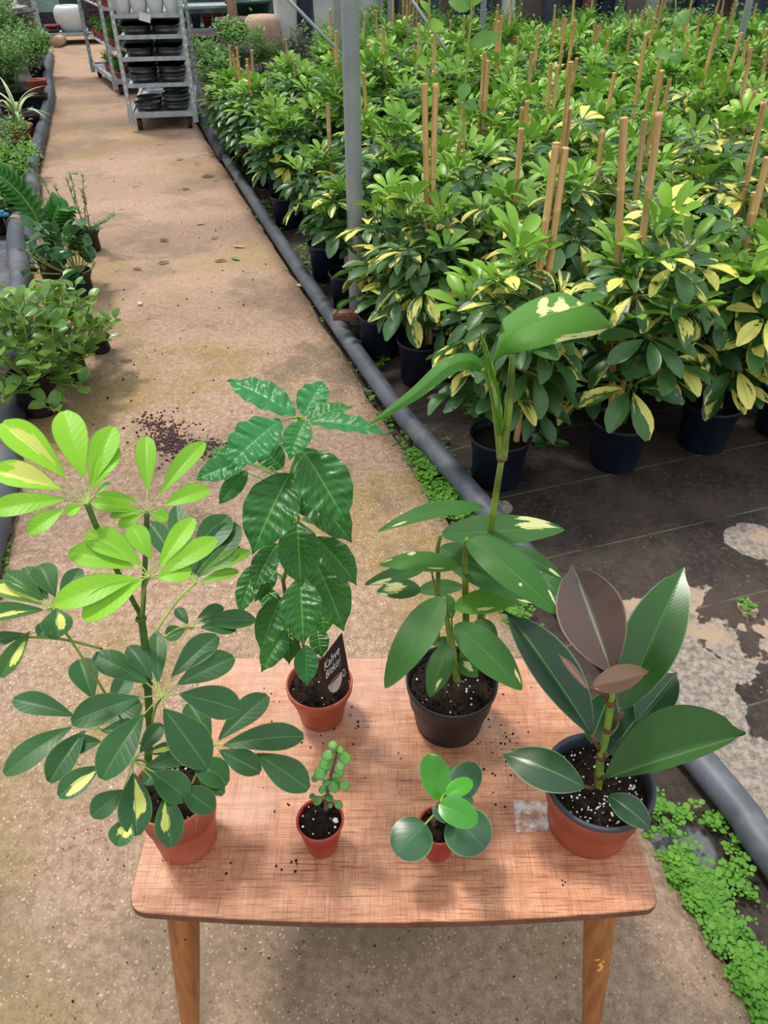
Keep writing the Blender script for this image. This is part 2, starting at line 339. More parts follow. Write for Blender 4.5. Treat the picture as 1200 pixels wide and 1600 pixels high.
def groundmat():
    m = NT('weed_fabric'); p = m.geo(); n = m.noise(p, 3, 5, .7); f = m.noise(p, 60, 5, .8)
    c = m.mix(m.ss(n, .35, .65), (.018, .013, .011), (.062, .045, .036)); c = m.mix(m.ss(f, .45, .75), c, (.085, .062, .05))
    s = m.vmath('DOT_PRODUCT', p, tuple(ES)); t = m.vmath('DOT_PRODUCT', p, tuple(ET))
    # pale dried residue and bare grey fabric
    n2 = m.noise(m.vmath('ADD', p, (.35, 0, 0)), 3.1, 6, .6, .3)
    reg = m.math('MULTIPLY', m.ss(s, 1.42, 1.25), m.math('MULTIPLY', m.ss(t, .98, 1.06), m.ss(t, 2.4, 2.0)))
    r2 = m.ss(m.vmath('DISTANCE', p, tuple(G(1180, 835))), .15, .07)
    r3 = m.math('MULTIPLY', m.ss(m.vmath('DISTANCE', p, tuple(G(775, 783))), .09, .05), 1.0)
    k = m.ss(m.math('ADD', n2, m.math('MULTIPLY', m.math('SUBTRACT', m.math('MAXIMUM', m.math('MAXIMUM', reg, r2), r3), 1), .5)), .468, .485)
    pale = m.mix(m.ss(f, .3, .7), (.13, .105, .09), (.42, .35, .30)); pale = m.mix(m.ss(n, .5, .6), pale, (.40, .29, .20))
    c = m.mix(m.math('MULTIPLY', k, .92), c, pale)
    g4 = m.ss(m.vmath('DISTANCE', p, tuple(G(1070, 1325, GZ))), .075, .062); c = m.mix(g4, c, m.mix(f, (.06, .065, .075), (.20, .21, .23)))
    # woven guide lines
    ln = m.math('PINGPONG', m.math('SUBTRACT', s, 1.86 - .33 / 2 - 3.3), .165); dash = m.math('PINGPONG', t, .004)
    lm = m.math('MULTIPLY', m.ss(ln, .162, .1636), m.math('GREATER_THAN', dash, .0015)); fade = m.math('MULTIPLY', m.ss(n2, .36, .5), .55)
    c = m.mix(m.math('MULTIPLY', lm, fade), c, (.30, .36, .18))
    sk = m.math('MULTIPLY', m.ss(m.vor(p, 45), .12, .08), m.math('GREATER_THAN', m.noise(p, 9, 2), .56)); c = m.mix(sk, c, (.30, .22, .14))
    m.set(c, m.math('ADD', .55, m.math('MULTIPLY', f, .4)), 0, .3)
    m.bump(m.math('ADD', n, m.math('MULTIPLY', f, .2)), .5, .02); return m.m
M['ground'] = groundmat()
mb = MB(); vs = []; n_ = 60
for i in range(n_ + 1):
    for j in range(n_ + 1):
        s = -1.5 + 24 * (i / n_) ** 1.5; t = -7 + 23 * j / n_; z = GZ + .006 * mnoise.noise(V((s * 2.5, t * 2.5, 2)))
        vs.append(ST(s, t, z if not (-.55 < t < .8) else GZ - .04))
mb.add(vs, [(i * (n_ + 1) + j, i * (n_ + 1) + j + 1, (i + 1) * (n_ + 1) + j + 1, (i + 1) * (n_ + 1) + j) for i in range(n_) for j in range(n_)])
o = link('ground', mb.mesh('ground', M['ground'])); o['kind'] = 'structure'; o['label'] = 'black woven weed fabric with pale dried patches beside the path'

M['pipe'] = simple('grey_black_pipe', (.075, .085, .105), .5, var=.25, sc=9, dirt=(.22, .22, .23), dirt_amt=.6, spec=.45)
def smooth_pts(P, k=6):
    out = []
    for i in range(len(P) - 1):
        p0 = P[max(0, i - 1)]; p1 = P[i]; p2 = P[i + 1]; p3 = P[min(len(P) - 1, i + 2)]
        for j in range(k):
            t = j / k; out.append(.5 * ((2 * p1) + (p2 - p0) * t + (2 * p0 - 5 * p1 + 4 * p2 - p3) * t * t + (3 * p1 - p0 - 3 * p2 + p3) * t ** 3))
    out.append(P[-1]); return out
z_ = .02
pr = [ST(-.5, 1.0, z_), ST(.1, 1.01, z_)] + [G(*q, z_) for q in ((1196, 1325), (1092, 1187), (700, 728), (622, 640), (543, 530), (450, 395), (352, 245))]
mb = MB(); mb.tube(smooth_pts(pr), .037, 16)
root = thing('irrigation_pipe', 'long dark grey irrigation pipe lying along the right edge of the path', 'pipe', ST(1, 1, 0))
part('pipe_run', mb, M['pipe'], root)
mb = MB(); f0 = G(352, 245, .03); f1 = G(322, 192, .03); dd = (f1 - f0).normalized(); pts = []; rr = []
for k in range(41): pts.append(f0 + (f1 - f0) * (k / 40) + V((0, 0, .012))); rr.append(.05 + .012 * (k % 2))
mb.tube(pts, rr, 14); part('corrugated_sleeve', mb, M['dgrey'], root)
mb = MB(); mb.tube([f1, ST(9.5, .9, .03), ST(13.5, .88, .03)], .037, 12); part('far_pipe_run', mb, M['pipe'], root)
# left pipes
root = thing('left_irrigation_pipe', 'grey corrugated drain pipe snaking along the left edge of the path', 'pipe', ST(7, -.6, 0))
mb = MB(); zl = .04; P = [G(*q, zl) for q in ((50, 300), (48, 262), (62, 215), (70, 180), (77, 150), (74, 110), (78, 88))]; pts = smooth_pts([G(40, 380, .01)] + P, 22)
mb.tube(pts, [.05 + (.006 if k % 14 < 2 else 0) for k in range(len(pts))], 12); part('drain_run', mb, M['pipe'], root)
root = thing('short_pipe', 'short grey pipe end lying beyond the round leaved pot on the left', 'pipe', G(30, 400, .03))
mb = MB(); mb.tube(smooth_pts([G(27, 345, .05), G(25, 385, .045), G(32, 430, .04), G(28, 500, .03), G(22, 560, .03)]), .052, 14); part('pipe_run', mb, M['pipe'], root)
mb = MB(); c0 = G(27, 352, .05)
for k in range(4):
    mb.tube([c0 + V((.056 * cos(a), .012 * k - .02, .056 * sin(a))) for a in [i * pi / 8 for i in range(17)]], .003, 5)
mb.tube([c0 + V((.05, 0, .02)), c0 + V((.09, .02, .02)), c0 + V((.13, -.05, 0))], .003, 5); part('string', mb, M['tanclay'], root, label='twine tied round the pipe end')
root = thing('front_left_pipe', 'grey pipe running out of frame at the left edge below the round leaved pot', 'pipe', G(8, 700, .03))
mb = MB(); pts = smooth_pts([G(35, 610, .02), G(12, 680, .02), G(-2, 790, .02), G(-60, 1000, .02)], 14); mb.tube(pts, [.048 + (.006 if (k > 16 and k % 2) else 0) for k in range(len(pts))], 14); part('pipe_run', mb, M['pipe'], root)
# ---- brick resting against the pipe by the pole
a_ = G(522, 498, .05); b_ = G(572, 496, .05); root = thing('red_brick', 'small weathered red brick resting across the pipe at the foot of the steel pole', 'brick', (a_ + b_) / 2 - V((0, 0, .03)))
import bmesh
def beveled_box(size, bev=.004, seg=2):
    b = bmesh.new(); bmesh.ops.create_cube(b, size=1); bmesh.ops.scale(b, vec=size, verts=b.verts); bmesh.ops.bevel(b, geom=b.edges[:], offset=bev, segments=seg, affect='EDGES')
    P = [v.co.copy() for v in b.verts]; F = [tuple(v.index for v in f.verts) for f in b.faces]; b.free(); return P, F
P_, F_ = beveled_box((.16, .06, .045), .006); mb = MB(); R_ = Matrix.Rotation(.04, 3, 'Z'); mb.add([R_ @ p + V((0, 0, .043)) for p in P_], F_)
part('brick_body', mb, M['brick'], root, (0, 0, 0), smooth=False)
mb = MB(); mb.lathe(V((.045, -.0305, .04)), [(.0, 0), (.012, 0)], 12); mb.v = [(x, -.0312, .04 + (y + .0305)) for x, y, z in mb.v]; part('hole', mb, M['crumb'], root, (0, 0, 0))

# ---- steel pole
pb = G(558, 500, GZ); root = thing('greenhouse_pole', 'tall round galvanised steel pole rising through the hedge beside the path', 'pole', pb)
mb = MB(); mb.lathe((0, 0, 0), [(.036, -.05), (.036, .6), (.0355, .61), (.0355, 3.6)], 24); part('shaft', mb, M['pole'], root, (0, 0, 0))
mb = MB(); mb.lathe((0, 0, .42), [(.037, 0), (.039, .003), (.039, .012), (.037, .015)], 24); part('band', mb, M['dgrey'], root, (0, 0, 0))

# ================================================================ TABLE
TZ = .46
def tablemat():
    m = NT('laminate_wood'); p = m.coord('Object'); S = m.sep(p)
    g = m.noise(m.comb(m.math('MULTIPLY', S[0], 9), m.math('MULTIPLY', S[1], 55), 0), 1, 4, .6)
    g2 = m.noise(m.comb(m.math('MULTIPLY', S[0], 60), m.math('MULTIPLY', S[1], 5), 3), 1, 4, .6)
    hx = m.noise(m.comb(m.math('MULTIPLY', S[0], 12), m.math('MULTIPLY', S[1], 480), 5), 1, 2, .8)
    hy = m.noise(m.comb(m.math('MULTIPLY', S[0], 560), m.math('MULTIPLY', S[1], 16), 9), 1, 2, .8)
    big = m.noise(p, 7, 4, .6); ring = m.noise(m.comb(m.math('MULTIPLY', S[0], 22), m.math('MULTIPLY', S[1], 7), 2), 1, 3, .5, 1.2)
    c = m.mix(m.ss(g, .3, .7), (.50, .21, .105), (.68, .345, .20)); c = m.mix(m.math('MULTIPLY', m.ss(g2, .4, .7), .5), c, (.44, .165, .09))
    c = m.mix(m.math('MULTIPLY', m.ss(ring, .56, .6), .25), c, (.33, .12, .06))
    c = m.mix(m.math('MULTIPLY', m.ss(hx, .54, .62), .8), c, (.20, .072, .032)); c = m.mix(m.math('MULTIPLY', m.ss(hy, .55, .63), .6), c, (.23, .085, .04))
    dust = m.ss(m.math('ADD', big, m.math('MULTIPLY', S[1], .55)), .50, .68); c = m.mix(m.math('MULTIPLY', dust, .38), c, (.62, .42, .34))
    m.set(c, .42, 0, .45); m.bump(m.math('ADD', hx, hy), .12, .002); return m.m
M['table'] = tablemat()
def legmat():
    m = NT('oak_leg'); p = m.coord('Object'); S = m.sep(p)
    g = m.noise(m.comb(m.math('MULTIPLY', S[0], 70), m.math('MULTIPLY', S[1], 70), m.math('MULTIPLY', S[2], 9)), 1, 4, .6, .6)
    c = m.mix(m.ss(g, .3, .7), (.27, .09, .022), (.45, .17, .045)); m.set(c, .38, 0, .45); m.bump(g, .1, .002); return m.m
M['leg'] = legmat()
tc = V((0.006, .725, 0)); troot = thing('coffee_table', 'low wooden table with tan woodgrain laminate top carrying the six potted plants', 'table', tc)
def table_outline():
    P = []
    c = [G(340, 1034, TZ), G(862, 1034, TZ), G(1022, 1414, TZ), G(207, 1424, TZ)]
    c = [V((-.322, .955, 0)), V((.335, .955, 0)), V((.384, .502, 0)), V((-.357, .498, 0))]
    bow = [.0, .012, .017, .012]; rad = [.05, .05, .022, .028]; out = []
    for i in range(4):
        a, b = c[i], c[(i + 1) % 4]; r0, r1 = rad[i], rad[(i + 1) % 4]; d = (b - a); L = d.length; d = d / L; nrm = V((d.y, -d.x, 0)) * -1
        cen = (c[0] + c[2]) / 2
        if nrm.dot((a + b) / 2 - cen) < 0: nrm = -nrm
        for k in range(13):
            x = r0 + (L - r0 - r1) * k / 12; f = x / L; out.append(a + d * x + nrm * bow[i] * 4 * f * (1 - f))
        # corner arc
        p0 = out[-1]; nx = c[(i + 1) % 4]; d2 = (c[(i + 2) % 4] - nx).normalized(); f = r1 / (c[(i + 2) % 4] - nx).length; p2 = nx + d2 * r1
        n2 = V((d2.y, -d2.x, 0)); n2 = n2 if n2.dot((nx + c[(i + 2) % 4]) / 2 - cen) > 0 else -n2; p2 = p2 + n2 * bow[(i + 1) % 4] * 4 * f * (1 - f)
        ctl = nx + nrm * 0 + n2 * 0
        for k in range(1, 6): t = k / 6; out.append(p0 * (1 - t) ** 2 + ctl * 2 * t * (1 - t) + p2 * t * t)
    return out
OUT = table_outline(); N = len(OUT); mb = MB(); cen = sum(OUT, V((0, 0, 0))) / N; vs = []
for z, k in ((TZ - .018, .995), (TZ - .017, 1.0), (TZ - .0015, 1.0), (TZ, .996)):
    for p in OUT: q = cen + (p - cen) * k; vs.append(V((q.x, q.y, z)))
fs = []
for r in range(3):
    for i in range(N): j = (i + 1) % N; fs.append((r * N + i, r * N + j, (r + 1) * N + j, (r + 1) * N + i))
fs = [tuple(f) for f in fs] ; mb.add(vs, fs + [tuple(range(3 * N, 4 * N)), tuple(reversed(range(N)))])
part('tabletop', mb, M['table'], troot, smooth=False)
mb = MB(); vs = []
for z in (TZ - .0165, TZ - .0035):
    for p in OUT: q = cen + (p - cen) * 1.0015; vs.append(V((q.x, q.y, z)))
mb.add(vs, [(i, (i + 1) % N, N + (i + 1) % N, N + i) for i in range(N)]); M['edge'] = simple('dark_edge_band', (.16, .06, .035), .5, var=.3, sc=50); part('edge_band', mb, M['edge'], troot)
mb = MB()
for a, b in ((V((-.30, .575, 0)), V((.315, .575, 0))), (V((-.27, .885, 0)), V((.28, .885, 0))), (V((-.295, .58, 0)), V((-.27, .88, 0))), (V((.31, .58, 0)), V((.28, .88, 0)))):
    d = b - a; mb.box((a + b) / 2 + V((0, 0, TZ - .036)), (d.length, .018, .034), Matrix.Rotation(math.atan2(d.y, d.x), 3, 'Z'))
part('apron', mb, M['leg'], troot, smooth=False)
for sx, tp, bt in ((-1, (-.294, .545), (-.3365, .492)), (1, (.318, .55), (.362, .50)), (-1, (-.25, .88), (-.30, .945)), (1, (.262, .88), (.31, .945))):
    mb = MB(); a = V((tp[0], tp[1], TZ - .019)); b = V((bt[0], bt[1], 0.004)); mb.tube([a + (b - a) * t for t in (0, .1, .3, .5, .7, .9, 1)], [.0245, .0245, .023, .021, .0185, .0155, .0145], 24)
    leg = part('leg', mb, M['leg'], troot)
    if sx > 0 and tp[1] < .6:
        M['goldp'] = simple('yellow_paint_chip', (.75, .42, .04), .5); mb = MB(); rr = random.Random(3)
        for k in range(9):
            px, py = 940 + rr.uniform(-4, 6), 1530 + k * 6 + rr.uniform(-2, 2); f = None
            t = .36 + (py - 1515) / 700; q = a + (b - a) * t; r_ = .0214; ang = -pi / 2 - .05 + rr.uniform(-.22, .22)
            mb.blob(q + V((r_ * cos(ang), r_ * sin(ang), 0)), rr.uniform(.0025, .0045), lv=1, sq=(1, .35, 1))
        part('paint_chip', mb, M['goldp'], leg, (troot.location), kind='stuff', label='flakes of yellow paint on the front right leg').parent = leg
# sticker residue
m = NT('torn_label_paper'); p = m.coord('Object'); n = m.noise(p, 38, 5, .75); cc = m.mix(m.ss(n, .40, .60), (.42, .22, .14), (.72, .66, .62)); m.set(cc, .8); M['paper'] = m.m
q = [G(803, 1250, TZ), G(856, 1252, TZ), G(857, 1298, TZ), G(806, 1302, TZ)]; mb = MB(); vs = []; K = 8
for z in (.0001, .0006):
    for i in range(K + 1):
        for j in range(K + 1):
            a = q[0].lerp(q[1], j / K); b = q[3].lerp(q[2], j / K); e = a.lerp(b, i / K)
            if i in (0, K) or j in (0, K): e = e + V((mnoise.noise(V((i, j, 3.3))), mnoise.noise(V((j, i, 7.1))), 0)) * .003
            vs.append(e + V((0, 0, z)))
W = K + 1; top = W * W; fs = [(top + (i + 1) * W + j, top + (i + 1) * W + j + 1, top + i * W + j + 1, top + i * W + j) for i in range(K) for j in range(K)]
for k in range(K): fs += [(k, k + 1, top + k + 1, top + k), (K * W + k + 1, K * W + k, top + K * W + k, top + K * W + k + 1), ((k + 1) * W, k * W, top + k * W, top + (k + 1) * W), (k * W + K, (k + 1) * W + K, top + (k + 1) * W + K, top + k * W + K)]
mb.add(vs, fs); part('label_residue', mb, M['paper'], troot, label='torn white paper label stuck to the top').name = 'label_residue'
# soil crumbs on the tabletop
mb = MB(); rr = random.Random(5)
for cx, cy, sx, sy, n in ((780, 1170, 14, 40, 34), (762, 1150, 25, 30, 14), (505, 1150, 30, 8, 8), (450, 1352, 12, 6, 6), (560, 1200, 110, 60, 10), (640, 1180, 20, 12, 5), (876, 1380, 4, 3, 3), (300, 1300, 60, 60, 8), (800, 1060, 30, 15, 6), (560, 1120, 12, 14, 8), (420, 1110, 20, 25, 5)):
    for k in range(n): p = G(cx + rr.gauss(0, sx), cy + rr.gauss(0, sy), TZ); mb.blob(p + V((0, 0, .0008)), rr.uniform(.0006, .0021), lv=1, sq=(1, 1.3, .6))
mb.v = [p for p in mb.v]; o = link('soil_crumb', mb.mesh('soil_crumb', M['crumb'])); tag(o, 'dark crumbs of potting soil scattered over the tabletop', 'soil', kind='stuff')

# ================================================================ POTS
def make_pot(root, r, h, br, mat, rimh=.012, wall=.0022, lip=.004, seg=40, soilz=None, soilmat=None, rim_mat=None, inner=None, foot=True, rs=1):
    mb = MB(); rb = r - lip
    prof = [(br * .6, .001), (br * .97, 0), (br, .002), (br * 1.0, h * .1), (br + (rb - br) * .12, h * .13), (rb * .985, h - rimh - .002), (rb + lip * .2, h - rimh - .001), (r, h - rimh + .001), (r + .001, h - .002), (r, h), (r - wall, h), (r - wall * 1.3, h - rimh), (rb - wall * 1.5, h * .55), (0.001, h * .5)]
    mb.lathe((0, 0, 0), prof, seg); part('pot', mb, mat, root, (0, 0, 0))
    sz = soilz if soilz is not None else h * .86; sr = r - wall * 1.2 - (1 - sz / h) * (rb - br) * .9 - .001
    mb = MB(); K = 16; vs = [V((0, 0, sz + .004))]; fs = []; nr = 9
    sd = random.random() * 50
    for k in range(1, nr + 1):
        for i in range(28):
            a = 2 * pi * i / 28; q = V((cos(a), sin(a), 0)) * sr * k / nr; q.z = sz + .006 * (1 - (k / nr) ** 2) + (.004 * mnoise.noise(q * 90 + V((sd, 0, 0))) if k < nr else -.002); vs.append(q)
    for i in range(28): fs.append((0, 1 + i, 1 + (i + 1) % 28))
    for k in range(nr - 1):
        for i in range(28): j = (i + 1) % 28; fs.append((1 + k * 28 + i, 1 + (k + 1) * 28 + i, 1 + (k + 1) * 28 + j, 1 + k * 28 + j))
    mb.add(vs, fs); part('soil', mb, M['soil'], root, (0, 0, 0))
    return sz, sr
def soil_bits(root, r, z, n, seed, nwh=20):
    rr = random.Random(seed); mb = MB(); mw = MB()
    for k in range(n):
        a = rr.random() * 2 * pi; q = r * sqrt(rr.random()) * .95; mb.blob((q * cos(a), q * sin(a), z + .003 + rr.random() * .002), rr.uniform(.001, .003), lv=1, jit=.6)
    for k in range(nwh):
        a = rr.random() * 2 * pi; q = r * sqrt(rr.random()) * .93; mw.blob((q * cos(a), q * sin(a), z + .006), rr.uniform(.0008, .0022), lv=1, jit=.5)
    part('soil_clod', mb, M['crumb'], root, (0, 0, 0), kind='stuff')
    if nwh: part('perlite', mw, M['perlite'], root, (0, 0, 0), kind='stuff', label='white perlite grains on the soil')
def nmix(p, up=1.0, vw=1.0, side=0.0, back=0.0):
    v = (CAM - p).normalized(); n = UP * up + v * vw + V((side, back, 0)); return n.normalized()
def hero_leaf(name, root, mat, b, t, w, Y, n=None, off=(1, 1, 0, 0), dy=None, prof='elliptic', parent=None, stalk=None, stalkr=.0012, stalkmat=None, label=None, col=None, fit=True, **kw):
    """leaf whose blade runs from pixel b (at world depth Y) to pixel t, in the plane with normal n; w = apparent width in px"""
    B = PY(b[0], b[1], Y); nn = n or nmix(B, *off)
    T = onplane(t[0], t[1], B, nn) if dy is None else PY(t[0], t[1], Y + dy)
    if (T - B).length > 2.2 * pxm(B) * math.dist(b, t): T = PY(t[0], t[1], Y)
    vd = (CAM - B).normalized(); a = (T - B).normalized(); n3 = (nn - a * nn.dot(a)).normalized(); c_ = abs(n3.dot(vd)); vs_ = a.cross(n3); app = sqrt(max(.2, 1 - vs_.dot(vd) ** 2))
    mb = MB(); kw.setdefault('nl', 10); kw.setdefault('nw', 6)
    mb.leaf(B, T, nn, w * pxm(B.lerp(T, .5)) / app, prof, col=col or (random.random(), 0, 0), **kw)
    if stalk is not None: mb.tube([stalk, stalk.lerp(B, .6) + UP * .001, B + (T - B) * .04], [stalkr, stalkr * .9, stalkr * .7], 6, mi=1, caps=False)
    o = link(name, mb.mesh(name, [mat, stalkmat or M['gstem']], root.location), parent or root)
    if label: o['label'] = label
    return B, T
# ================================================================ HERO 1: umbrella plant on the left
def C1(x, y): return (x * .46875, 620 + y * .46875)
uroot = thing('umbrella_plant', 'large umbrella plant with bright lime top leaves in faded red pot at table left', 'plant', (G(290, 1325, TZ).x, .605, TZ + .0005))
sz, sr = make_pot(uroot, .0575, .132, .043, M['pot_pink'], rimh=.008, lip=.002); soil_bits(uroot, sr, sz, 70, 1, 14)
UY = .605
def S1(x, y, dy=0): return PY(*C1(x, y), UY + dy)
stem = [V((uroot.location.x, UY, TZ + .11)), S1(500, 1235, -.005), S1(500, 1100), S1(488, 900), S1(480, 800), S1(468, 720, 0)]
mb = MB(); mb.tube(smooth_pts(stem, 5), [.0055 - .0015 * k / 25 for k in range(26)], 10); mb.tube(smooth_pts([S1(468, 725), S1(430, 655, -.01), S1(360, 520, -.012), S1(320, 430, -.02), S1(290, 355, -.02)]), .0028, 8); mb.tube(smooth_pts([S1(475, 730), S1(480, 640, .01), S1(487, 480, .02), S1(490, 385, .03)]), .0028, 8)
for k, (x, y) in enumerate(((500, 1180), (497, 1060), (492, 960), (486, 860), (470, 740))): c_ = S1(x, y); mb.lathe(c_ + V((0, 0, -.003)), [(.0048, 0), (.0066, .003), (.0048, .006)], 10)
part('stem', mb, M['dstem'], uroot)
def whorl(cen, dy, start, sdy, L, new=0, off=(1, .9, 0, 0), pr=.0016, name='leaf', var=.0):
    c = S1(*cen, dy); lf = MB(); s = S1(*start, sdy); md = s.lerp(c, .5) + UP * .006
    lf.tube(smooth_pts([s, md, c], 4), pr, 7); lf.blob(c, .0026, lv=1, jit=0)
    po = link(name, lf.mesh(name, M['ystem'], uroot.location), uroot); n = nmix(c, *off)
    for (bx, by, tx, ty, w, *vv) in L:
        b = C1(bx, by); t = C1(tx, ty); B = onplane(*b, c, n); T = onplane(*t, c, n); v = vv[0] if vv else var
        d = vv[1] if len(vv) > 1 else new
        vd = (CAM - B).normalized(); a = (T - B).normalized(); app = sqrt(max(.25, 1 - a.cross(n).dot(vd) ** 2))
        mb = MB(); rr = random.random(); ar = random.uniform(.03, .09)
        mb.leaf(B, T, n, w * .46875 * pxm(B.lerp(T, .5)) / app * 1.05, 'obovate', arch=ar, fold=random.uniform(.08, .22), nl=24, nw=10, col=(rr * .4, 0, d), wave=.02, wf=1.5, droop=.02, patch=[(random.choice((-.25, .2)), .5, .3 + .95 * v, .35 + .35 * v)] if v > 0 else None)
        mb.tube([c, B.lerp(c, .5) + UP * .001, B + (T - B) * .06], [.0009, .0008, .0007], 5, mi=1, caps=False)
        link('leaflet', mb.mesh('leaflet', [M['sch'], M['ystem']], uroot.location), po)
whorl((290, 355), -.02, (300, 380), -.02, [(220, 270, 5, 85, 105, .35, 1), (280, 275, 212, 45, 104, 0, .9), (300, 300, 378, 98, 86, 0, .8), (308, 310, 392, 168, 62, 0, .85), (210, 312, -30, 240, 88, .75, 1), (222, 342, -40, 380, 72, 0, .8), (215, 375, 95, 455, 60, 0, .8), (272, 362, 222, 392, 38, 0, .9), (315, 330, 365, 285, 18, 0, .5)], new=1, off=(1, 1.3, 0, 0))
whorl((490, 385), .03, (490, 400), .03, [(492, 320, 486, 130, 66, 0, .75), (530, 332, 682, 150, 62, 0, .7), (542, 365, 697, 308, 62, 0, .75), (470, 382, 308, 352, 52, 0, .85), (464, 350, 325, 328, 34, 0, .6), (475, 395, 395, 432, 38, 0, .8), (502, 388, 560, 408, 46, 0, .8), (475, 385, 365, 398, 30, 0, .8)], new=.8, off=(1, 1, 0, 0))
whorl((495, 600), -.06, (470, 725), -.005, [(452, 572, 230, 515, 88, 0, .78), (475, 562, 290, 450, 92, 0, .75), (505, 545, 436, 430, 72, 0, .7), (525, 578, 645, 403, 66, 0, .85), (522, 600, 722, 472, 72, 0, .75), (520, 606, 637, 575, 72, 0, .8), (465, 603, 180, 692, 92, 0, .85), (478, 610, 278, 742, 90, 0, .9)], off=(1, 1.0, 0, 0))
whorl((650, 620), .07, (515, 790), .0, [(610, 585, 495, 415, 70, 0, 0), (615, 570, 588, 362, 70, 0, 0), (645, 600, 795, 425, 100, 0, 0), (640, 560, 760, 395, 95, 0, 0), (655, 605, 800, 500, 60, 0, .1), (660, 600, 835, 515, 50, 0, .5), (660, 622, 795, 580, 36, 0, .6), (640, 600, 640, 480, 60, 0, 0)], off=(1, 1, 0, 0))
whorl((165, 705), -.03, (405, 1075), -.01, [(148, 682, 18, 588, 66, 0, .05), (162, 680, 82, 568, 66, 0, .05), (185, 668, 130, 560, 84, 0, .05), (200, 690, 268, 572, 60, 0, 0), (150, 695, -50, 622, 56, .7, .2), (150, 712, -60, 735, 60, .3, .1), (190, 705, 195, 800, 96, .42, .05), (178, 740, 130, 800, 50, 0, 0)], off=(1, .8, 0, 0))
whorl((75, 800), -.05, (340, 840), 0, [(100, 780, 2, 935, 60, .2, .1), (90, 790, -70, 830, 50, 0, 0), (140, 780, 200, 800, 34, 0, 0)], off=(.6, 1, 0, 0))
whorl((640, 770), .05, (550, 800), .0, [(628, 760, 588, 705, 38), (620, 775, 553, 805, 52), (660, 750, 852, 745, 62), (655, 740, 745, 702, 42), (665, 770, 788, 775, 50)], off=(1, .7, 0, 0))
whorl((540, 1000), -.05, (505, 1090), 0, [(497, 958, 312, 858, 84), (510, 945, 428, 830, 62), (528, 960, 522, 783, 64), (570, 935, 725, 795, 84), (588, 962, 780, 868, 92), (595, 990, 803, 1045, 104), (545, 1040, 690, 1235, 128), (480, 1055, 340, 1275, 112), (470, 1000, 238, 1085, 96)], off=(1, 1, 0, 0))
whorl((320, 1105), -.02, (500, 1170), 0, [(250, 1065, 42, 1008, 74), (312, 1010, 265, 875, 90), (242, 1098, 14, 1258, 84), (285, 1110, 165, 1285, 88), (340, 1150, 218, 1168, 64), (370, 1030, 430, 930, 66), (350, 1090, 470, 1020, 80), (335, 1115, 470, 1110, 60)], off=(1, 1, 0, 0))
whorl((715, 1160), .02, (640, 1290), -.01, [(725, 1148, 893, 995, 84), (740, 1162, 1012, 1130, 88), (850, 1190, 1028, 1308, 100), (728, 1178, 868, 1250, 78), (705, 1140, 628, 1020, 84), (700, 1170, 600, 1215, 70), (695, 1165, 640, 1090, 60)], off=(1, .9, 0, 0))
whorl((445, 1212), -.07, (500, 1230), -.0, [(445, 1250, 457, 1462, 104, .36), (340, 1230, 195, 1332, 80, .3), (415, 1310, 305, 1398, 78), (430, 1400, 392, 1498, 80, .42), (555, 1320, 572, 1500, 90, .36), (500, 1245, 628, 1342, 96), (600, 1300, 712, 1378, 84), (480, 1190, 595, 1165, 40, .4), (480, 1235, 635, 1195, 56), (430, 1200, 345, 1180, 60), (465, 1190, 540, 1090, 56)], off=(1, 1.0, 0, 0))
whorl((600, 1225), .0, (520, 1250), 0, [(640, 1210, 758, 1290, 92), (650, 1240, 745, 1325, 60), (560, 1220, 480, 1290, 60), (590, 1240, 560, 1300, 50)], off=(1, .6, 0, 0))
# hanging roots
mb = MB(); mb.tube(smooth_pts([PY(308, 1278, .552), G(302, 1320, TZ + .03), G(300, 1350, TZ + .001), G(312, 1366, TZ + .001), G(338, 1356, TZ + .001)]), .0005, 4); mb.tube(smooth_pts([G(262, 1330, TZ + .03), G(264, 1352, TZ + .001), G(272, 1385, TZ + .001), G(300, 1400, TZ + .001), G(322, 1390, TZ + .001), G(334, 1362, TZ + .001)]), .0005, 4)
part('root_strand', mb, M['tanclay'], uroot, label='thin tan roots hanging out of the pot')

# ================================================================ HERO 2: coffee plant
def C2(x, y): return (330 + x * .375, 570 + y * .375)
croot = thing('coffee_plant', 'tall coffee plant with glossy ruffled leaves and a black tag in small terracotta pot', 'plant', (PY(499, 1067, .828).x, .828, TZ + .0005))
sz, sr = make_pot(croot, .0545, .086, .037, M['pot_terra'], rimh=.014, lip=.005); soil_bits(croot, sr, sz, 90, 2, 8)
CY = .828
def S2(x, y, dy=0): return PY(*C2(x, y), CY + dy)
mb = MB(); mb.tube(smooth_pts([V((croot.location.x - .012, CY, TZ + .07)), S2(370, 1200), S2(318, 1000), S2(300, 900)], 5), [.0042 - .0001 * k for k in range(16)], 8)
part('lower_stem', mb, M['bstem'], croot)
mb = MB(); mb.tube(smooth_pts([S2(300, 900), S2(340, 760), S2(358, 640), S2(340, 480), S2(352, 385), S2(362, 300), S2(365, 220)], 5), [.0032 - .00004 * k for k in range(31)], 8)
for x, y in ((345, 445), (358, 640)): mb.blob(S2(x, y), .005, lv=1, jit=.1)
part('stem', mb, M['gstem'], croot)
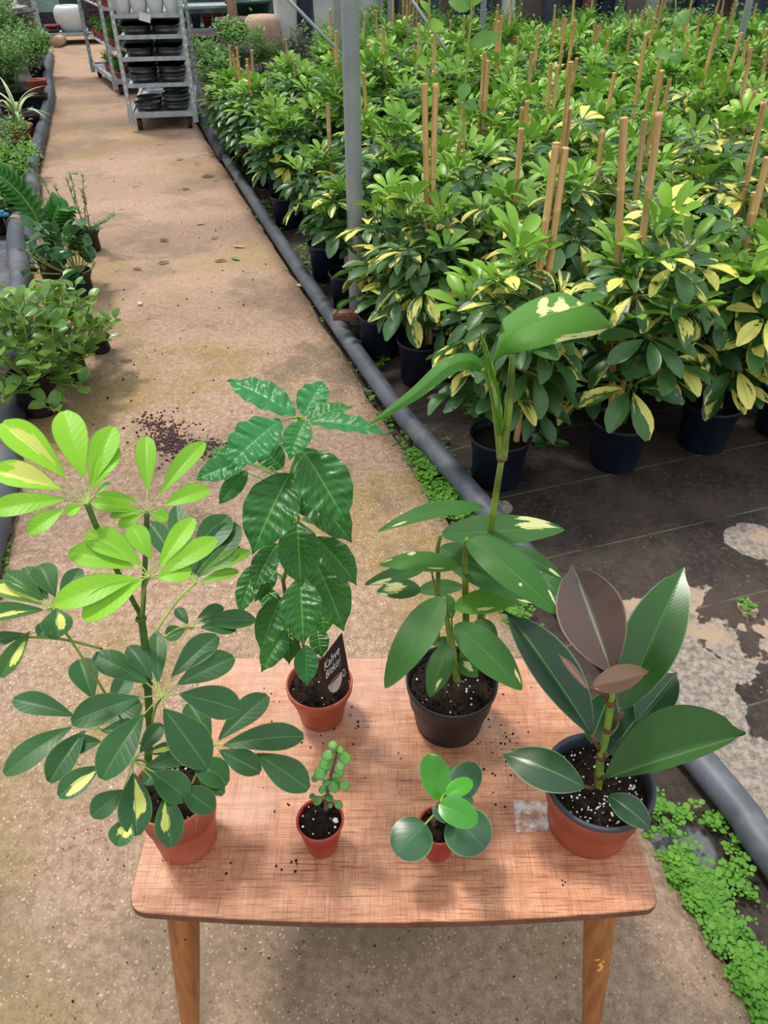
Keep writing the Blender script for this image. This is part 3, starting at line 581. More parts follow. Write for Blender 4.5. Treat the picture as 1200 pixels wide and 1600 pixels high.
LF = [  # base, tip, width, dY, newness, off(up, view, side, back), label
 ((352, 212), (65, 65), 118, .02, .75, (1.4, .6, 0, 0)), ((383, 215), (468, 68), 120, .05, .8, (1.2, .7, 0, 0)), ((290, 232), (62, 438), 168, -.02, .7, (1.2, .8, -.2, 0)),
 ((390, 232), (325, 398), 112, -.04, .45, (1, 1, 0, 0)), ((395, 235), (590, 175), 62, .03, .3, (1.4, .3, 0, 0)), ((400, 235), (740, 292), 72, -.01, .6, (1.4, .3, 0, 0)),
 ((378, 352), (565, 668), 215, -.05, .15, (.5, 1.2, .15, 0)), ((330, 450), (172, 792), 215, -.06, .12, (.6, 1.2, -.15, 0)), ((300, 432), (190, 330), 110, .05, .2, (.3, 1, 0, 0)), ((150, 400), (-70, 480), 100, .03, .6, (1, 1, 0, 0)),
 ((150, 440), (30, 585), 78, .06, .2, (.4, 1, 0, 0)), ((352, 480), (290, 668), 130, .03, 0, (.4, 1, 0, 0)), ((372, 520), (420, 645), 100, .05, 0, (.4, 1, 0, 0)), ((392, 510), (588, 742), 150, .0, 0, (.4, 1, .1, 0)),
 ((358, 655), (375, 928), 170, -.05, .08, (.5, 1.1, 0, 0)), ((438, 718), (608, 920), 124, -.01, .03, (.7, .9, .2, 0)), ((275, 745), (175, 945), 104, .0, .05, (.7, .8, -.2, 0)), ((200, 820), (118, 1045), 92, .02, .05, (.7, .8, -.2, 0)),
 ((372, 890), (385, 1168), 165, -.05, .12, (.6, 1.1, 0, 0)), ((432, 815), (553, 1112), 165, .01, .05, (.5, 1, .2, 0)), ((292, 968), (205, 1198), 120, .0, .1, (.6, 1, -.1, 0)), ((312, 1108), (208, 1282), 98, .0, .12, (.6, 1, 0, 0)),
 ((320, 1075), (325, 1250), 90, .03, .05, (.5, 1, 0, 0)), ((440, 1095), (462, 1222), 80, .03, .05, (.5, 1, 0, 0)), ((395, 1168), (398, 1340), 98, -.03, .4, (.5, 1, 0, 0)), ((462, 990), (468, 1130), 90, .03, 0, (.5, 1, 0, 0)),
 ((270, 850), (180, 990), 70, .03, 0, (.5, 1, 0, 0)), ((210, 930), (290, 1050), 80, .03, .1, (.5, 1, 0, 0)), ((375, 640), (470, 670), 30, .06, .3, (1, .5, 0, 0)), ((240, 420), (300, 300), 60, .05, .0, (1, .5, 0, 0)), ((130, 400), (-10, 360), 70, .05, .1, (1, .5, 0, 0))]
def near_on(path, p):
    best = None
    for i in range(len(path) - 1):
        a, b = path[i], path[i + 1]; t = max(0, min(1, (p - a).dot(b - a) / (b - a).length_squared)); q = a.lerp(b, t)
        if best is None or (q - p).length < (best - p).length: best = q
    return best
CP = [S2(330, 1200), S2(300, 900), S2(358, 640), S2(340, 480), S2(352, 385), S2(365, 215)]
for b, t, w, dy, nw, off in LF:
    B = PY(*C2(*b), CY + dy); st_ = near_on(CP, B + V((0, 0, -.005)))
    hero_leaf('leaf', croot, M['cof'], C2(*b), C2(*t), w * .375 * 1.04, CY + dy, off=off, prof='coffee', arch=.07 if nw < .6 else .05, fold=.10, wave=.03 if nw < .5 else .05, wf=4.5, nl=60, nw=14, quilt=.075, col=(random.random() * .5, 0, nw), stalk=st_, stalkr=.0014)
# tag: black card with script lettering and a cup picture
tq = [S2(450, 1240, -.035), S2(545, 1115, -.02), S2(580, 1310, -.035), S2(486, 1400, -.045)]
tcx = (tq[1] - tq[0]); tcy = (tq[0] - tq[3]); tn = tcx.cross(tcy).normalized()
if tn.dot(CAM - tq[0]) < 0: tn = -tn
mb = MB(); m = NT('tag_card'); m.set((.012, .010, .011), .3, 0, .6); M['tagc'] = m.m
vs = [p for p in tq] + [p - tn * .0006 for p in tq]; mb.add(vs, [(3, 2, 1, 0), (4, 5, 6, 7), (0, 1, 5, 4), (1, 2, 6, 5), (2, 3, 7, 6), (3, 0, 4, 7)])
tago = part('plant_tag', mb, M['tagc'], croot, smooth=False, label='black card tag with white script lettering and a cup')
def tp(u, v, e=.0004):
    a = tq[3].lerp(tq[2], u); b = tq[0].lerp(tq[1], u); return a.lerp(b, v) + tn * e
M['ink'] = simple('white_ink', (.8, .8, .82), .5, var=.03); M['cupm'] = simple('cup_print', (.50, .42, .46), .5, var=.2, sc=60); M['coffm'] = simple('brown_print', (.10, .05, .03), .5); M['cream'] = simple('tan_print', (.55, .38, .22), .5)
for txt, u0, v0, hgt in (('Kahve', .10, .70, .22), ('Bitkisi', .09, .50, .21)):
    cu = bpy.data.curves.new('lettering', 'FONT'); cu.body = txt; cu.size = 1; cu.shear = .35; cu.offset = .0; cu.resolution_u = 2
    tmp = bpy.data.objects.new('lettering', cu); C.objects.link(tmp); dg = bpy.context.evaluated_depsgraph_get(); me = tmp.evaluated_get(dg).to_mesh()
    P = [v.co.copy() for v in me.vertices]; F = [tuple(p.vertices) for p in me.polygons]; bpy.data.objects.remove(tmp)
    x1 = max(p.x for p in P); mb = MB(); mb.add([tp(u0 + p.x / x1 * .70, v0 + p.y * hgt * 1.1) for p in P], F); o = part('lettering', mb, M['ink'], croot, parent=tago, smooth=False); o.name = 'lettering'
mb = MB(); vs = [tp(.42 + .30 * cos(a) * (1 if sin(a) < 0 else 1), .30 + .27 * sin(a) * (1 if sin(a) < 0 else .02), .0004) for a in [i * pi / 12 for i in range(24)]]; mb.add(vs, [tuple(range(24))]); part('cup_picture', mb, M['cupm'], croot, parent=tago, smooth=False)
mb = MB(); vs = [tp(.42 + .30 * cos(a), .31 + .035 * sin(a), .0006) for a in [i * pi / 12 for i in range(24)]]; mb.add(vs, [tuple(range(24))]); part('cup_brim_picture', mb, M['cream'], croot, parent=tago, smooth=False)
mb = MB(); vs = [tp(.42 + .26 * cos(a), .31 + .022 * sin(a), .0008) for a in [i * pi / 12 for i in range(24)]]; mb.add(vs, [tuple(range(24))]); part('coffee_picture', mb, M['coffm'], croot, parent=tago, smooth=False)
mb = MB(); vs = [tp(.80 + .07 * cos(a), .25 + .08 * sin(a), .0004) for a in [i * pi / 8 for i in range(17)]] + [tp(.80 + .045 * cos(a), .25 + .05 * sin(a), .0004) for a in [i * pi / 8 for i in range(17)]]
mb.add(vs, [(i, i + 1, 18 + i, 17 + i) for i in range(16)]); part('cup_handle_picture', mb, M['cupm'], croot, parent=tago, smooth=False)
mb = MB(); vs = [tp(.70 + .05 * cos(a), .50 + .08 * sin(a), .0004) for a in [i * pi / 8 for i in range(16)]]; mb.add(vs, [tuple(range(16))]); part('bean_picture', mb, M['coffm'], croot, parent=tago, smooth=False)
mb = MB(); mb.tube(smooth_pts([S2(380, 1165, -.02), S2(405, 1205, -.03), S2(452, 1232, -.034)]), .0022, 6); part('twig', mb, M['rstem'], croot, label='brown twig above the tag')

# ================================================================ HERO 3: variegated ginger
def C4(x, y): return (560 + x * .28333, 750 + y * .28333)
def C3(x, y): return (560 + x * .35, 440 + y * .35)
aroot = thing('variegated_ginger_plant', 'tall ginger lily with yellow splashed green leaves in the black pot at table back', 'plant', (PY(706, 1062, .815).x, .815, TZ + .0005))
sz, sr = make_pot(aroot, .074, .108, .056, M['pot_black'], rimh=.012, lip=.003, soilz=.092); soil_bits(aroot, sr, sz, 160, 3, 26)
AY = .815
def S4(x, y, dy=0): return PY(*C4(x, y), AY + dy)
def S3(x, y, dy=0): return PY(*C3(x, y), AY + dy)
def astem(pts, r, mat='astem', name='stem'):
    mb = MB(); P = smooth_pts(pts, 5); mb.tube(P, [r * (1 - .45 * k / len(P)) for k in range(len(P))], 10); return part(name, mb, M[mat], aroot)
astem([S4(545, 1115, -.02), S4(520, 960, -.02), S4(500, 850, -.02), S4(480, 720, -.01), S4(470, 650, -.01)], .0058)
astem([S4(435, 880, .01), S4(437, 650, .01), S4(440, 500, .01), S4(437, 380, .01), S4(455, 300, .0)], .0045)
astem([S4(430, 640, .01), S4(415, 560, 0), S4(400, 485, -.01)], .0022)
astem([S4(575, 1000, 0), S4(592, 800, -.0), S4(590, 600, -.0), S4(588, 430, -.01), S4(600, 325, -.02)], .0062)
astem([S4(670, 1000, .03), S4(675, 780, .03), S4(690, 570, .03), S4(715, 400, .03), S4(740, 200, .03), S3(640, 790, .03)], .0072, 'astem')
astem([S4(545, 1000, 0), S4(520, 850, -.01), S4(512, 740, -.02)], .0022)
astem([S3(636, 792, .03), S3(620, 640, .03), S3(600, 480, .03), S3(598, 365, .03)], .0055)
astem([S3(646, 792, .03), S3(672, 560, .03), S3(684, 400, .03), S3(688, 330, .03)], .0058)
mb = MB(); mb.tube([S3(640, 800, .03), S3(640, 785, .03), S3(642, 772, .03)], [.005, .0075, .0062], 10); part('node', mb, M['rstem'], aroot, label='brown ringed node where the top shoots fork')
mb = MB(); mb.leaf(S3(628, 700, .028), S3(537, 205, .03), V((.3, -1, .2)), 44 * .35 * pxm(S3(600, 500)), 'lance', arch=0, fold=1.3, nl=14, nw=4, col=(.1, .35, .8)); mb.tube(smooth_pts([S3(632, 720, .03), S3(590, 480, .03), S3(552, 390, .03)]), .0028, 8, mi=1)
part('rolled_leaf', mb, [M['alp'], M['gstem']], aroot, label='narrow unopened leaf rolled into a spear')
AL = [  # base tip width dY variegation newness off arch
 ('4', (695, 150), (105, 288), 92, .02, .0, .1, (1.2, .35, 0, 0), .10), ('4', (455, 300), (1140, 275), 172, .03, .30, .05, (1, .7, 0, .0), .02), ('4', (600, 325), (1098, 742), 205, -.03, .12, .12, (1, .8, .1, 0), .08),
 ('4', (448, 372), (1005, 680), 215, .04, .18, -0.0, (.8, .8, 0, 0), .04), ('4', (555, 478), (115, 468), 112, -.02, .18, .3, (1.1, .7, 0, -.1), .10), ('4', (365, 488), (32, 578), 84, .03, .3, .0, (1, .8, 0, 0), .04),
 ('4', (345, 605), (100, 618), 110, .02, .52, .0, (1, .8, 0, 0), .06), ('4', (330, 612), (590, 590), 88, .06, .1, 0, (1, .8, 0, 0), .06), ('4', (468, 645), (147, 1150), 200, -.06, .05, .1, (.7, 1, -.1, 0), .06),
 ('4', (525, 705), (905, 655), 136, -.02, .28, .75, (1, 1, 0, 0), .06), ('4', (532, 795), (903, 1158), 205, -.06, .16, .05, (.7, 1, .1, 0), .06), ('4', (500, 905), (392, 1198), 142, -.07, .2, .05, (.6, 1, 0, 0), .04),
 ('4', (550, 1000), (660, 1085), 92, -.01, .4, .05, (.6, 1, 0, 0), .04), ('4', (820, 365), (1128, 545), 90, .07, .22, 0, (1, .7, 0, 0), .06), ('4', (1000, 520), (1115, 640), 120, .08, .05, 0, (1, .7, 0, 0), .06),
 ('4', (440, 640), (520, 760), 120, .03, .0, .1, (.6, 1, 0, 0), .04), ('4', (640, 780), (765, 900), 120, .02, 0, 0, (.6, 1, 0, 0), .04), ('4', (520, 890), (400, 905), 60, .03, 0, 0, (.8, 1, 0, 0), .04), ('4', (730, 560), (800, 500), 90, .05, .3, .1, (.8, 1, 0, 0), .04)]
PT = {(695, 150): [(-.3, .80, .5, .12)], (455, 300): [(-.55, .80, .9, .30)], (600, 325): [(.3, .62, .2, .06), (-.9, .88, .3, .1)], (448, 372): [(-.2, .55, .25, .10), (-.4, .62, .2, .12), (.8, .9, .3, .2)], (555, 478): [(.8, .60, .35, .10), (.7, .9, .4, .12), (-.6, .3, .15, .2)],
 (365, 488): [(-.5, .75, .8, .28)], (345, 605): [(.3, .62, 1.3, .42), (-.6, .85, .6, .2)], (525, 705): [(.55, .42, .35, .30), (-.1, .93, .5, .12)], (532, 795): [(-.6, .86, .4, .14), (.2, .56, .12, .10), (-.5, .5, .1, .05)], (500, 905): [(-.35, .72, .35, .26)], (550, 1000): [(-.2, .4, .8, .5)], (820, 365): [(0, .85, .7, .2)], (730, 560): [(0, .5, .8, .5)]}
STA = [S4(545, 1115, -.02), S4(500, 850, -.02), S4(470, 650, -.01)]
for K, b, t, w, dy, v, nw, off, ar in AL:
    hero_leaf('leaf', aroot, M['alp'], C4(*b), C4(*t), w * .28333, AY + dy, off=off, prof='lance', arch=ar, fold=.10, wave=.012, wf=2, nl=40, nw=14, col=(random.random(), 0, nw), patch=PT.get(b))
# top left strap leaf, arching
P0, P1, P2 = S3(560, 395, .03), S3(420, 345, .03), S3(45, 640, -.02)
mb = MB(); Pc = smooth_pts([P0, S3(500, 352, .03), S3(400, 375, .02), S3(250, 500, 0), S3(45, 640, -.02)], 6); W0 = 80 * .35 * pxm(P1); vs = []; uv = []; n_ = len(Pc)
for i, p in enumerate(Pc):
    t = i / (n_ - 1); h = W0 * .5 * PROF['lance'](min(.985, t + .02)) * 1.05; tg = (Pc[min(i + 1, n_ - 1)] - Pc[max(i - 1, 0)]).normalized(); nn = nmix(p, .6 - .4 * t, .9); sdv = tg.cross(nn).normalized(); n2 = sdv.cross(tg)
    for j in range(9): u = j / 4 - 1; vs.append(p + sdv * u * h + n2 * abs(u) * h * (-.35)); uv.append((j / 8, t))
mb.add(vs, [(i * 9 + j, i * 9 + j + 1, (i + 1) * 9 + j + 1, (i + 1) * 9 + j) for i in range(n_ - 1) for j in range(8)], uv, (.3, .18, .35)); part('leaf', mb, M['alp'], aroot)
# top big folded leaf: far half shows its blotched face, near half rises in front, coloured brighter as if backlit
mid = smooth_pts([S3(600, 362, .02), S3(655, 292, .03), S3(780, 222, .04), S3(900, 170, .05), S3(1010, 120, .05), S3(1139, 197, .02)], 9)
low = smooth_pts([S3(600, 362, .02), S3(665, 325, -.02), S3(790, 300, -.035), S3(930, 262, -.03), S3(1050, 240, -.02), S3(1139, 197, .02)], 9)
ridge = smooth_pts([S3(600, 362, .02), S3(650, 258, -.01), S3(760, 190, -.012), S3(900, 138, -.01), S3(1030, 108, -.005), S3(1139, 197, .02)], 9)
far = smooth_pts([S3(642, 172, .03), S3(650, 165, .05), S3(760, 90, .07), S3(900, 48, .08), S3(1000, 88, .08), S3(1060, 120, .06)], 9)
vs = []; uv = []; n_ = len(mid)
for i in range(n_):
    row = [low[i], low[i].lerp(ridge[i], .5) + V((0, -.006, 0)), ridge[i]]
    for j, q in enumerate(row): vs.append(q); uv.append((.5 - .46 * (1 - j / 2), i / (n_ - 1)))
mb = MB(); mb.add(vs, [(i * 3 + j, i * 3 + j + 1, (i + 1) * 3 + j + 1, (i + 1) * 3 + j) for i in range(n_ - 1) for j in range(2)], uv, (.45, 0, .75)); mb.c = [(.45, .9 * max(0, 1 - sqrt(((u_ - .06) / .22) ** 2 + ((v_ - .72) / .42) ** 2)), .75) for (u_, v_) in uv]; vs = []; uv = []
for i in range(n_):
    for j in range(4): vs.append(ridge[i].lerp(far[i], j / 3) + V((0, .004 * sin(j), -.01 * sin(pi * j / 3)))); uv.append((.5 + .46 * j / 3, i / (n_ - 1)))
mb.add(vs, [(i * 4 + j, i * 4 + j + 1, (i + 1) * 4 + j + 1, (i + 1) * 4 + j) for i in range(n_ - 1) for j in range(3)], uv, (.1, 0, .05)); n0_ = len(mb.c) - len(vs); mb.c[n0_:] = [(.1, max(.95 * max(0, 1 - sqrt(((u_ - .72) / .40) ** 2 + ((v_ - .62) / .10) ** 2)), .95 * max(0, 1 - sqrt(((u_ - .70) / .45) ** 2 + ((v_ - .78) / .11) ** 2)), .9 * max(0, 1 - sqrt(((u_ - .75) / .3) ** 2 + ((v_ - .5) / .07) ** 2))), .05) for (u_, v_) in uv]; part('folded_leaf', mb, M['alp'], aroot, label='largest top leaf folded lengthwise, cream streaks on its far half')
hero_leaf('leaf', aroot, M['alp'], C3(990, 92), C3(1106, 66), 46 * .35, AY + .07, off=(1, .6, 0, 0), prof='lance', arch=.1, fold=.1, col=(.2, 0, .2))

# ================================================================ HERO 4: rubber plant
def C5(x, y): return (780 + x / 3, 860 + y / 3)
froot = thing('rubber_plant', 'rubber plant with broad dark glossy leaves in red pot with black liner at table right', 'plant', (PY(937, 1219, .63).x, .63, TZ + .0005))
FY = .63
def S5(x, y, dy=0): return PY(*C5(x, y), FY + dy)
sz, sr = make_pot(froot, .0745, .108, .060, M['pot_terra'], rimh=.010, lip=.002, soilz=.09)
mb = MB(); mb.lathe((0, 0, .104), [(.0740, -.001), (.0775, .000), (.0790, .005), (.0780, .0095), (.0745, .0100), (.0715, .006), (.0700, -.004), (.0695, -.025)], 48); part('liner', mb, M['rimgrey'], froot, (0, 0, 0), label='grey black inner pot with a rolled lip'); soil_bits(froot, .068, sz, 300, 4, 130)
sp_ = [S5(460, 1140), S5(470, 1030), S5(478, 960), S5(505, 850), S5(520, 740), S5(528, 660), S5(525, 590)]
mb = MB(); mb.tube(smooth_pts(sp_, 6), [.0062 - .00006 * k for k in range(37)], 12); part('stem', mb, simple('yellow_green_stem', (.20, .30, .04), .4, var=.2, sc=60), froot)
for x, y in ((466, 1055), (477, 968), (510, 838), (522, 712)): mb = MB(); mb.lathe(S5(x, y) - V((0, 0, .004)), [(.0060, 0), (.0074, .003), (.0072, .006), (.0058, .009)], 12); part('node', mb, M['rednode'], froot, label='brown leaf scar ring on the stem')
mb = MB(); mb.tube([S5(525, 600), S5(522, 560)], [.003, .001], 6); part('bud', mb, simple('red_bud', (.35, .07, .02), .4), froot)
FL = [  # base tip width dY mat col off arch fold name label
 ((528, 575), (342, 66), 300, .0, 'ficp', (.3, 0, .0), (.35, 1.2, -.1, 0), .10, .26, 'leaf', 'young glossy purple brown leaf standing upright', .0),
 ((575, 750), (868, 78), 262, .04, 'fic', (.7, 0, .6), (.25, 1.1, -.1, 0), .05, .10, 'leaf', None, .02),
 ((436, 868), (32, 288), 205, .0, 'fic', (.6, 0, 0), (.5, .9, .25, 0), .06, .30, 'leaf', None, .0),
 ((645, 800), (832, 572), 175, .07, 'fic', (.1, 0, 0), (.6, .8, 0, 0), .03, .1, 'leaf', None, .0),
 ((430, 905), (520, 660), 170, .06, 'fic', (.0, 0, 0), (.1, 1, 0, 0), .03, .1, 'leaf', None, .0), ((510, 960), (720, 690), 180, .05, 'fic', (.0, 0, 0), (.15, 1, 0, 0), .03, .1, 'leaf', None, .0),
 ((402, 1112), (14, 955), 190, -.04, 'fic', (.5, 0, 0), (1, .8, 0, 0), .10, -.06, 'leaf', None, .0),
 ((508, 1148), (716, 1312), 125, -.04, 'fic', (.2, 0, 0), (.8, 1, 0, 0), .16, .15, 'leaf', None, .0)]
for b, t, w, dy, mt, col, off, ar, fo, nm, lb, dr in FL:
    hero_leaf(nm, froot, M[mt], C5(*b), C5(*t), w / 3, FY + dy, off=off, prof='elliptic', arch=ar, fold=fo, nl=24, nw=12, col=col, label=lb, wave=.006, wf=2)
# right big leaf: midrib runs low, upper half broad, lower half folded up narrow
def asym(base, tip, up_w, lo_w, upn, lon, col, mat, ar=.03, prof='elliptic', label=None):
    mb = MB(); a = (tip - base); L = a.length; a = a / L; vs = []; uv = []; nl = 26
    for i in range(nl + 1):
        t = i / nl; h = PROF[prof](t); c = base + a * L * t + UP * ar * L * 4 * t * (1 - t)
        for j in range(-6, 7):
            u = j / 6; w_, d = (up_w, upn) if u > 0 else (lo_w, lon); vs.append(c + d * (abs(u) * h * w_) + UP * (.004 * u * u)); uv.append((.5 + u / 2, t))
    mb.add(vs, [(i * 13 + j, i * 13 + j + 1, (i + 1) * 13 + j + 1, (i + 1) * 13 + j) for i in range(nl) for j in range(12)], uv, col); part('leaf', mb, mat, froot, label=label)
b_ = S5(490, 1072, -.02); t_ = S5(1152, 865, -.06); asym(b_, t_, 210 / 3 * pxm(b_) * 1.1, 52 / 3 * pxm(b_) * 1.3, V((-.18, .45, .87)).normalized(), V((.1, -.75, .25)).normalized(), (.55, 0, .15), M['fic'], .01)
b_ = S5(430, 640, -.03); asym(b_, S5(698, 575, -.06), 62 / 3 * pxm(b_), 75 / 3 * pxm(b_), V((0, .6, .4)).normalized(), V((.1, -.25, -.75)).normalized(), (.6, 0, 1), M['ficp'], -.01, label='small young leaf showing its pinkish brown underside')
hero_leaf('leaf', froot, M['ficp'], C5(418, 655), C5(280, 488), 36 / 3, FY - .02, off=(.4, .8, 0, 0), prof='elliptic', arch=.06, fold=.4, col=(.2, 0, .7), label='small narrow grey brown leaf half folded')
mb = MB()
for a, b in (((436, 870), (470, 940)), ((575, 760), (540, 820)), ((402, 1108), (462, 1120)), ((508, 1140), (470, 1125)), ((495, 1065), (472, 1060)), ((528, 575), (526, 600)), ((505, 960), (485, 970)), ((430, 642), (520, 690))):
    mb = MB(); mb.tube([S5(*a, -.01), S5(*b, 0)], .0028, 8); part('petiole', mb, M['rednode'], froot)

# ================================================================ HERO 5: round leaved peperomia
def C6(x, y): return (440 + x / 3, 1140 + y / 3)
proot = thing('round_leaf_peperomia', 'small peperomia with thick round leaves in tiny red pot at table front', 'plant', (PY(686, 1288, .587).x, .587, TZ + .0005))
QY = .587
def S6(x, y, dy=0): return PY(*C6(x, y), QY + dy)
sz, sr = make_pot(proot, .0295, .067, .021, M['pot_red'], rimh=.006, lip=.0015, soilz=.062); soil_bits(proot, sr, sz, 60, 5, 4)
mb = MB(); mb.tube(smooth_pts([S6(722, 470, .0), S6(712, 430), S6(725, 390), S6(745, 345)]), .0036, 10); mb.tube(smooth_pts([S6(722, 400), S6(765, 300, 0)]), .002, 8); part('stem', mb, M['rstem'], proot)
PL = [((752, 328), (690, 112), 142, .0, .85, 0, (.5, 1.1, 0, 0), .12), ((772, 305), (896, 240), 84, -.02, 1.0, 0, (1, 1, 0, 0), .06), ((738, 348), (920, 436), 132, -.03, .65, 0, (.7, 1.1, 0, 0), .12), ((800, 330), (912, 158), 150, .03, .0, 0, (1, .8, 0, 0), .04), ((790, 330), (800, 170), 90, .03, .35, 0, (1, .8, 0, 0), .04),
 ((676, 440), (535, 585), 205, -.02, .0, 0, (.8, 1, 0, 0), -.03), ((800, 400), (955, 560), 232, .0, .0, 0, (1, .8, 0, 0), -.03), ((712, 355), (785, 432), 66, .0, .0, 0, (.4, 1, 0, 0), .05), ((770, 340), (900, 330), 90, .02, .1, 0, (1, .8, 0, 0), 0)]
for b, t, w, dy, nw, v, off, fo in PL:
    B = PY(*C6(*b), QY + dy)
    hero_leaf('leaf', proot, M['pep'], C6(*b), C6(*t), w / 3, QY + dy, off=off, prof='orb', arch=.05, fold=fo, nl=18, nw=12, col=(.2 + .3 * random.random(), 0, nw), stalk=near_on([S6(712, 450), S6(745, 345), S6(765, 300)], B), stalkr=.0018, stalkmat=M['ystem'], curl=.05)
# ================================================================ HERO 6: small succulent
jroot = thing('jade_succulent', 'tiny jade succulent with small round leaves in smallest bright red pot at table front', 'plant', (PY(500, 1280, .594).x, .594, TZ + .0005))
JY = .594
def S7(x, y, dy=0): return PY(*C6(x, y), JY + dy)
sz, sr = make_pot(jroot, .0335, .07, .0225, M['pot_red'], rimh=.006, lip=.0015, soilz=.064); soil_bits(jroot, sr, sz, 80, 6, 10)
mb = MB(); mb.blob(V((.022, -.002, sz + .005)), .0042, lv=2, jit=.4); part('pebble', mb, M['perlite'], jroot, (0, 0, 0), label='white pebble on the soil')
JP = [S7(208, 375, .005), S7(212, 320, .006), S7(222, 250, .008), S7(232, 210, .01), S7(250, 150, .012), S7(262, 85, .014)]
mb = MB(); mb.tube(smooth_pts(JP, 4), [.0034 - .0001 * k for k in range(21)], 8); part('stem', mb, M['rstem'], jroot)
for cx, cy, r, nw in ((242, 72, 22, .6), (272, 92, 18, 1), (293, 130, 30, .8), (220, 118, 28, .3), (213, 155, 34, .3), (188, 202, 34, .3), (265, 203, 25, .4), (275, 172, 20, .2), (160, 230, 19, .3), (242, 262, 32, .4), (293, 260, 26, .5), (193, 280, 20, .1), (170, 332, 23, .1), (222, 318, 20, .1), (226, 358, 13, .1), (265, 350, 22, .1), (145, 312, 15, .1), (206, 248, 16, .3), (255, 232, 18, .3)):
    c_ = S7(cx, cy, random.uniform(-.008, .012)); st_ = near_on(JP, c_); rr_ = r / 3 * pxm(c_) * 1.03; d = (c_ - st_); d = d.normalized() if d.length > 1e-4 else UP; n = nmix(c_, .7, 1, d.x * .6, d.z * .1); a = d - n * d.dot(n); a.normalize(); s_ = a.cross(n)
    mb = MB(); mb.blob((0, 0, 0), 1, lv=2, jit=0); P = [V(p) for p in mb.v]; mb.v = [tuple(c_ + a * (p.x * rr_ * (1 + .12 * p.x)) + s_ * (p.y * rr_ * .92 * (1 + .1 * p.x)) + n * (p.z * rr_ * .22 + .10 * rr_ * (p.x ** 2 + p.y ** 2))) for p in P]; mb.c = [(random.random() * .3, 0, nw)] * len(P); mb.uv = [(.25, .3)] * len(P)
    mb.tube([st_, c_ - a * rr_ * .7], [.001, .0012], 5, col=(.2, 0, .3)); part('leaf', mb, M['jad'], jroot)
# ================================================================ HEDGE of variegated umbrella plants
def m4(pos, az, pitch, sc, roll=0):
    return Matrix.Translation(pos) @ Matrix.Rotation(az, 4, 'Z') @ Matrix.Rotation(-pitch, 4, 'Y') @ Matrix.Rotation(roll, 4, 'X') @ Matrix.Diagonal((sc, sc, sc, 1))
def leaf_template(seed, kind, nl, nw):
    r = random.Random(seed); mb = MB(); pl = .085; n = r.choice((7, 8, 8, 9)); cen = V((pl, 0, .02))
    mb.tube([V((0, 0, 0)), V((pl * .5, 0, .018)), cen], [.0016, .0014, .0012], 4, mi=1, caps=False)
    nrm = V((.35, 0, .94)).normalized() if kind != 'N' else V((.1, 0, 1)).normalized(); ux = V((nrm.z, 0, -nrm.x)); uy = V((0, 1, 0)); base_v = {'D': 0, 'N': 0, 'V': .36, 'W': .52}[kind]
    for k in range(n):
        a = 2 * pi * (k + .5) / n + r.uniform(-.12, .12) - pi; L = .088 * (1 + .18 * cos(a)) * r.uniform(.9, 1.08); up = {'N': .55}.get(kind, r.uniform(-.35, .15))
        d = (ux * cos(a) + uy * sin(a)) * cos(up) + nrm * sin(up); b = cen + d * .016; t = b + d * L
        g = 0 if base_v == 0 else max(0, base_v + r.uniform(-.34, .2)) if r.random() < .8 else 0
        mb.leaf(b, t, nrm, L * r.uniform(.34, .42), 'obovate', arch=r.uniform(.03, .10), fold=r.uniform(.12, .3), nl=nl, nw=nw, col=(r.random() * .45, g, r.uniform(.55, .9) if kind == 'N' else r.uniform(0, .12)), droop=r.uniform(.0, .12))
        mb.tube([cen, b], [.0009, .0007], 3, mi=1, caps=False)
    return mb
LT = {}; LTF = {}
for kd, cnt in (('D', 4), ('V', 5), ('W', 4), ('N', 3)):
    for i in range(cnt):
        t = leaf_template(100 + i * 7 + ord(kd), kd, 6, 2); LT.setdefault(kd, []).append(t.mesh('leaf', [M['hed'], M['gstem']]))
        LTF.setdefault(kd, []).append(leaf_template(300 + i * 7 + ord(kd), kd, 4, 2))
M['cane'] = NT('bamboo_cane'); m = M['cane']; p = m.coord('Object'); S = m.sep(p); g = m.noise(m.comb(m.math('MULTIPLY', S[0], 160), m.math('MULTIPLY', S[1], 160), m.math('MULTIPLY', S[2], 5)), 1, 3)
oi = m.N.new('ShaderNodeObjectInfo').outputs['Random']; c = m.mix(m.ss(g, .3, .7), (.50, .27, .10), (.74, .47, .21)); c = m.mix(m.math('MULTIPLY', m.ss(oi, .6, 1), .5), c, (.34, .25, .15)); c = m.mix(m.math('MULTIPLY', m.ss(m.noise(m.vmath('ADD', p, (3, 1, 2)), 9, 3), .6, .7), .4), c, (.25, .13, .07)); m.set(c, .55, 0, .35); M['cane'] = m.m
def cane_mesh(L, r, seed):
    rr = random.Random(seed); mb = MB(); pts = []; rad = []; z = 0; nx = .18
    prof = []
    while z < L:
        prof += [(r, z), (r * .97, z + .01)]; z2 = min(L, z + rr.uniform(.16, .24)); prof += [(r * .97, z2 - .008), (r * 1.1, z2 - .003)]; z = z2
    prof.append((r * .9, L)); prof.append((0.0005, L - .004)); mb.lathe((0, 0, 0), prof, 7); return mb.mesh('cane', M['cane'])
CANES = [cane_mesh(1.0, .0105, s) for s in range(4)]
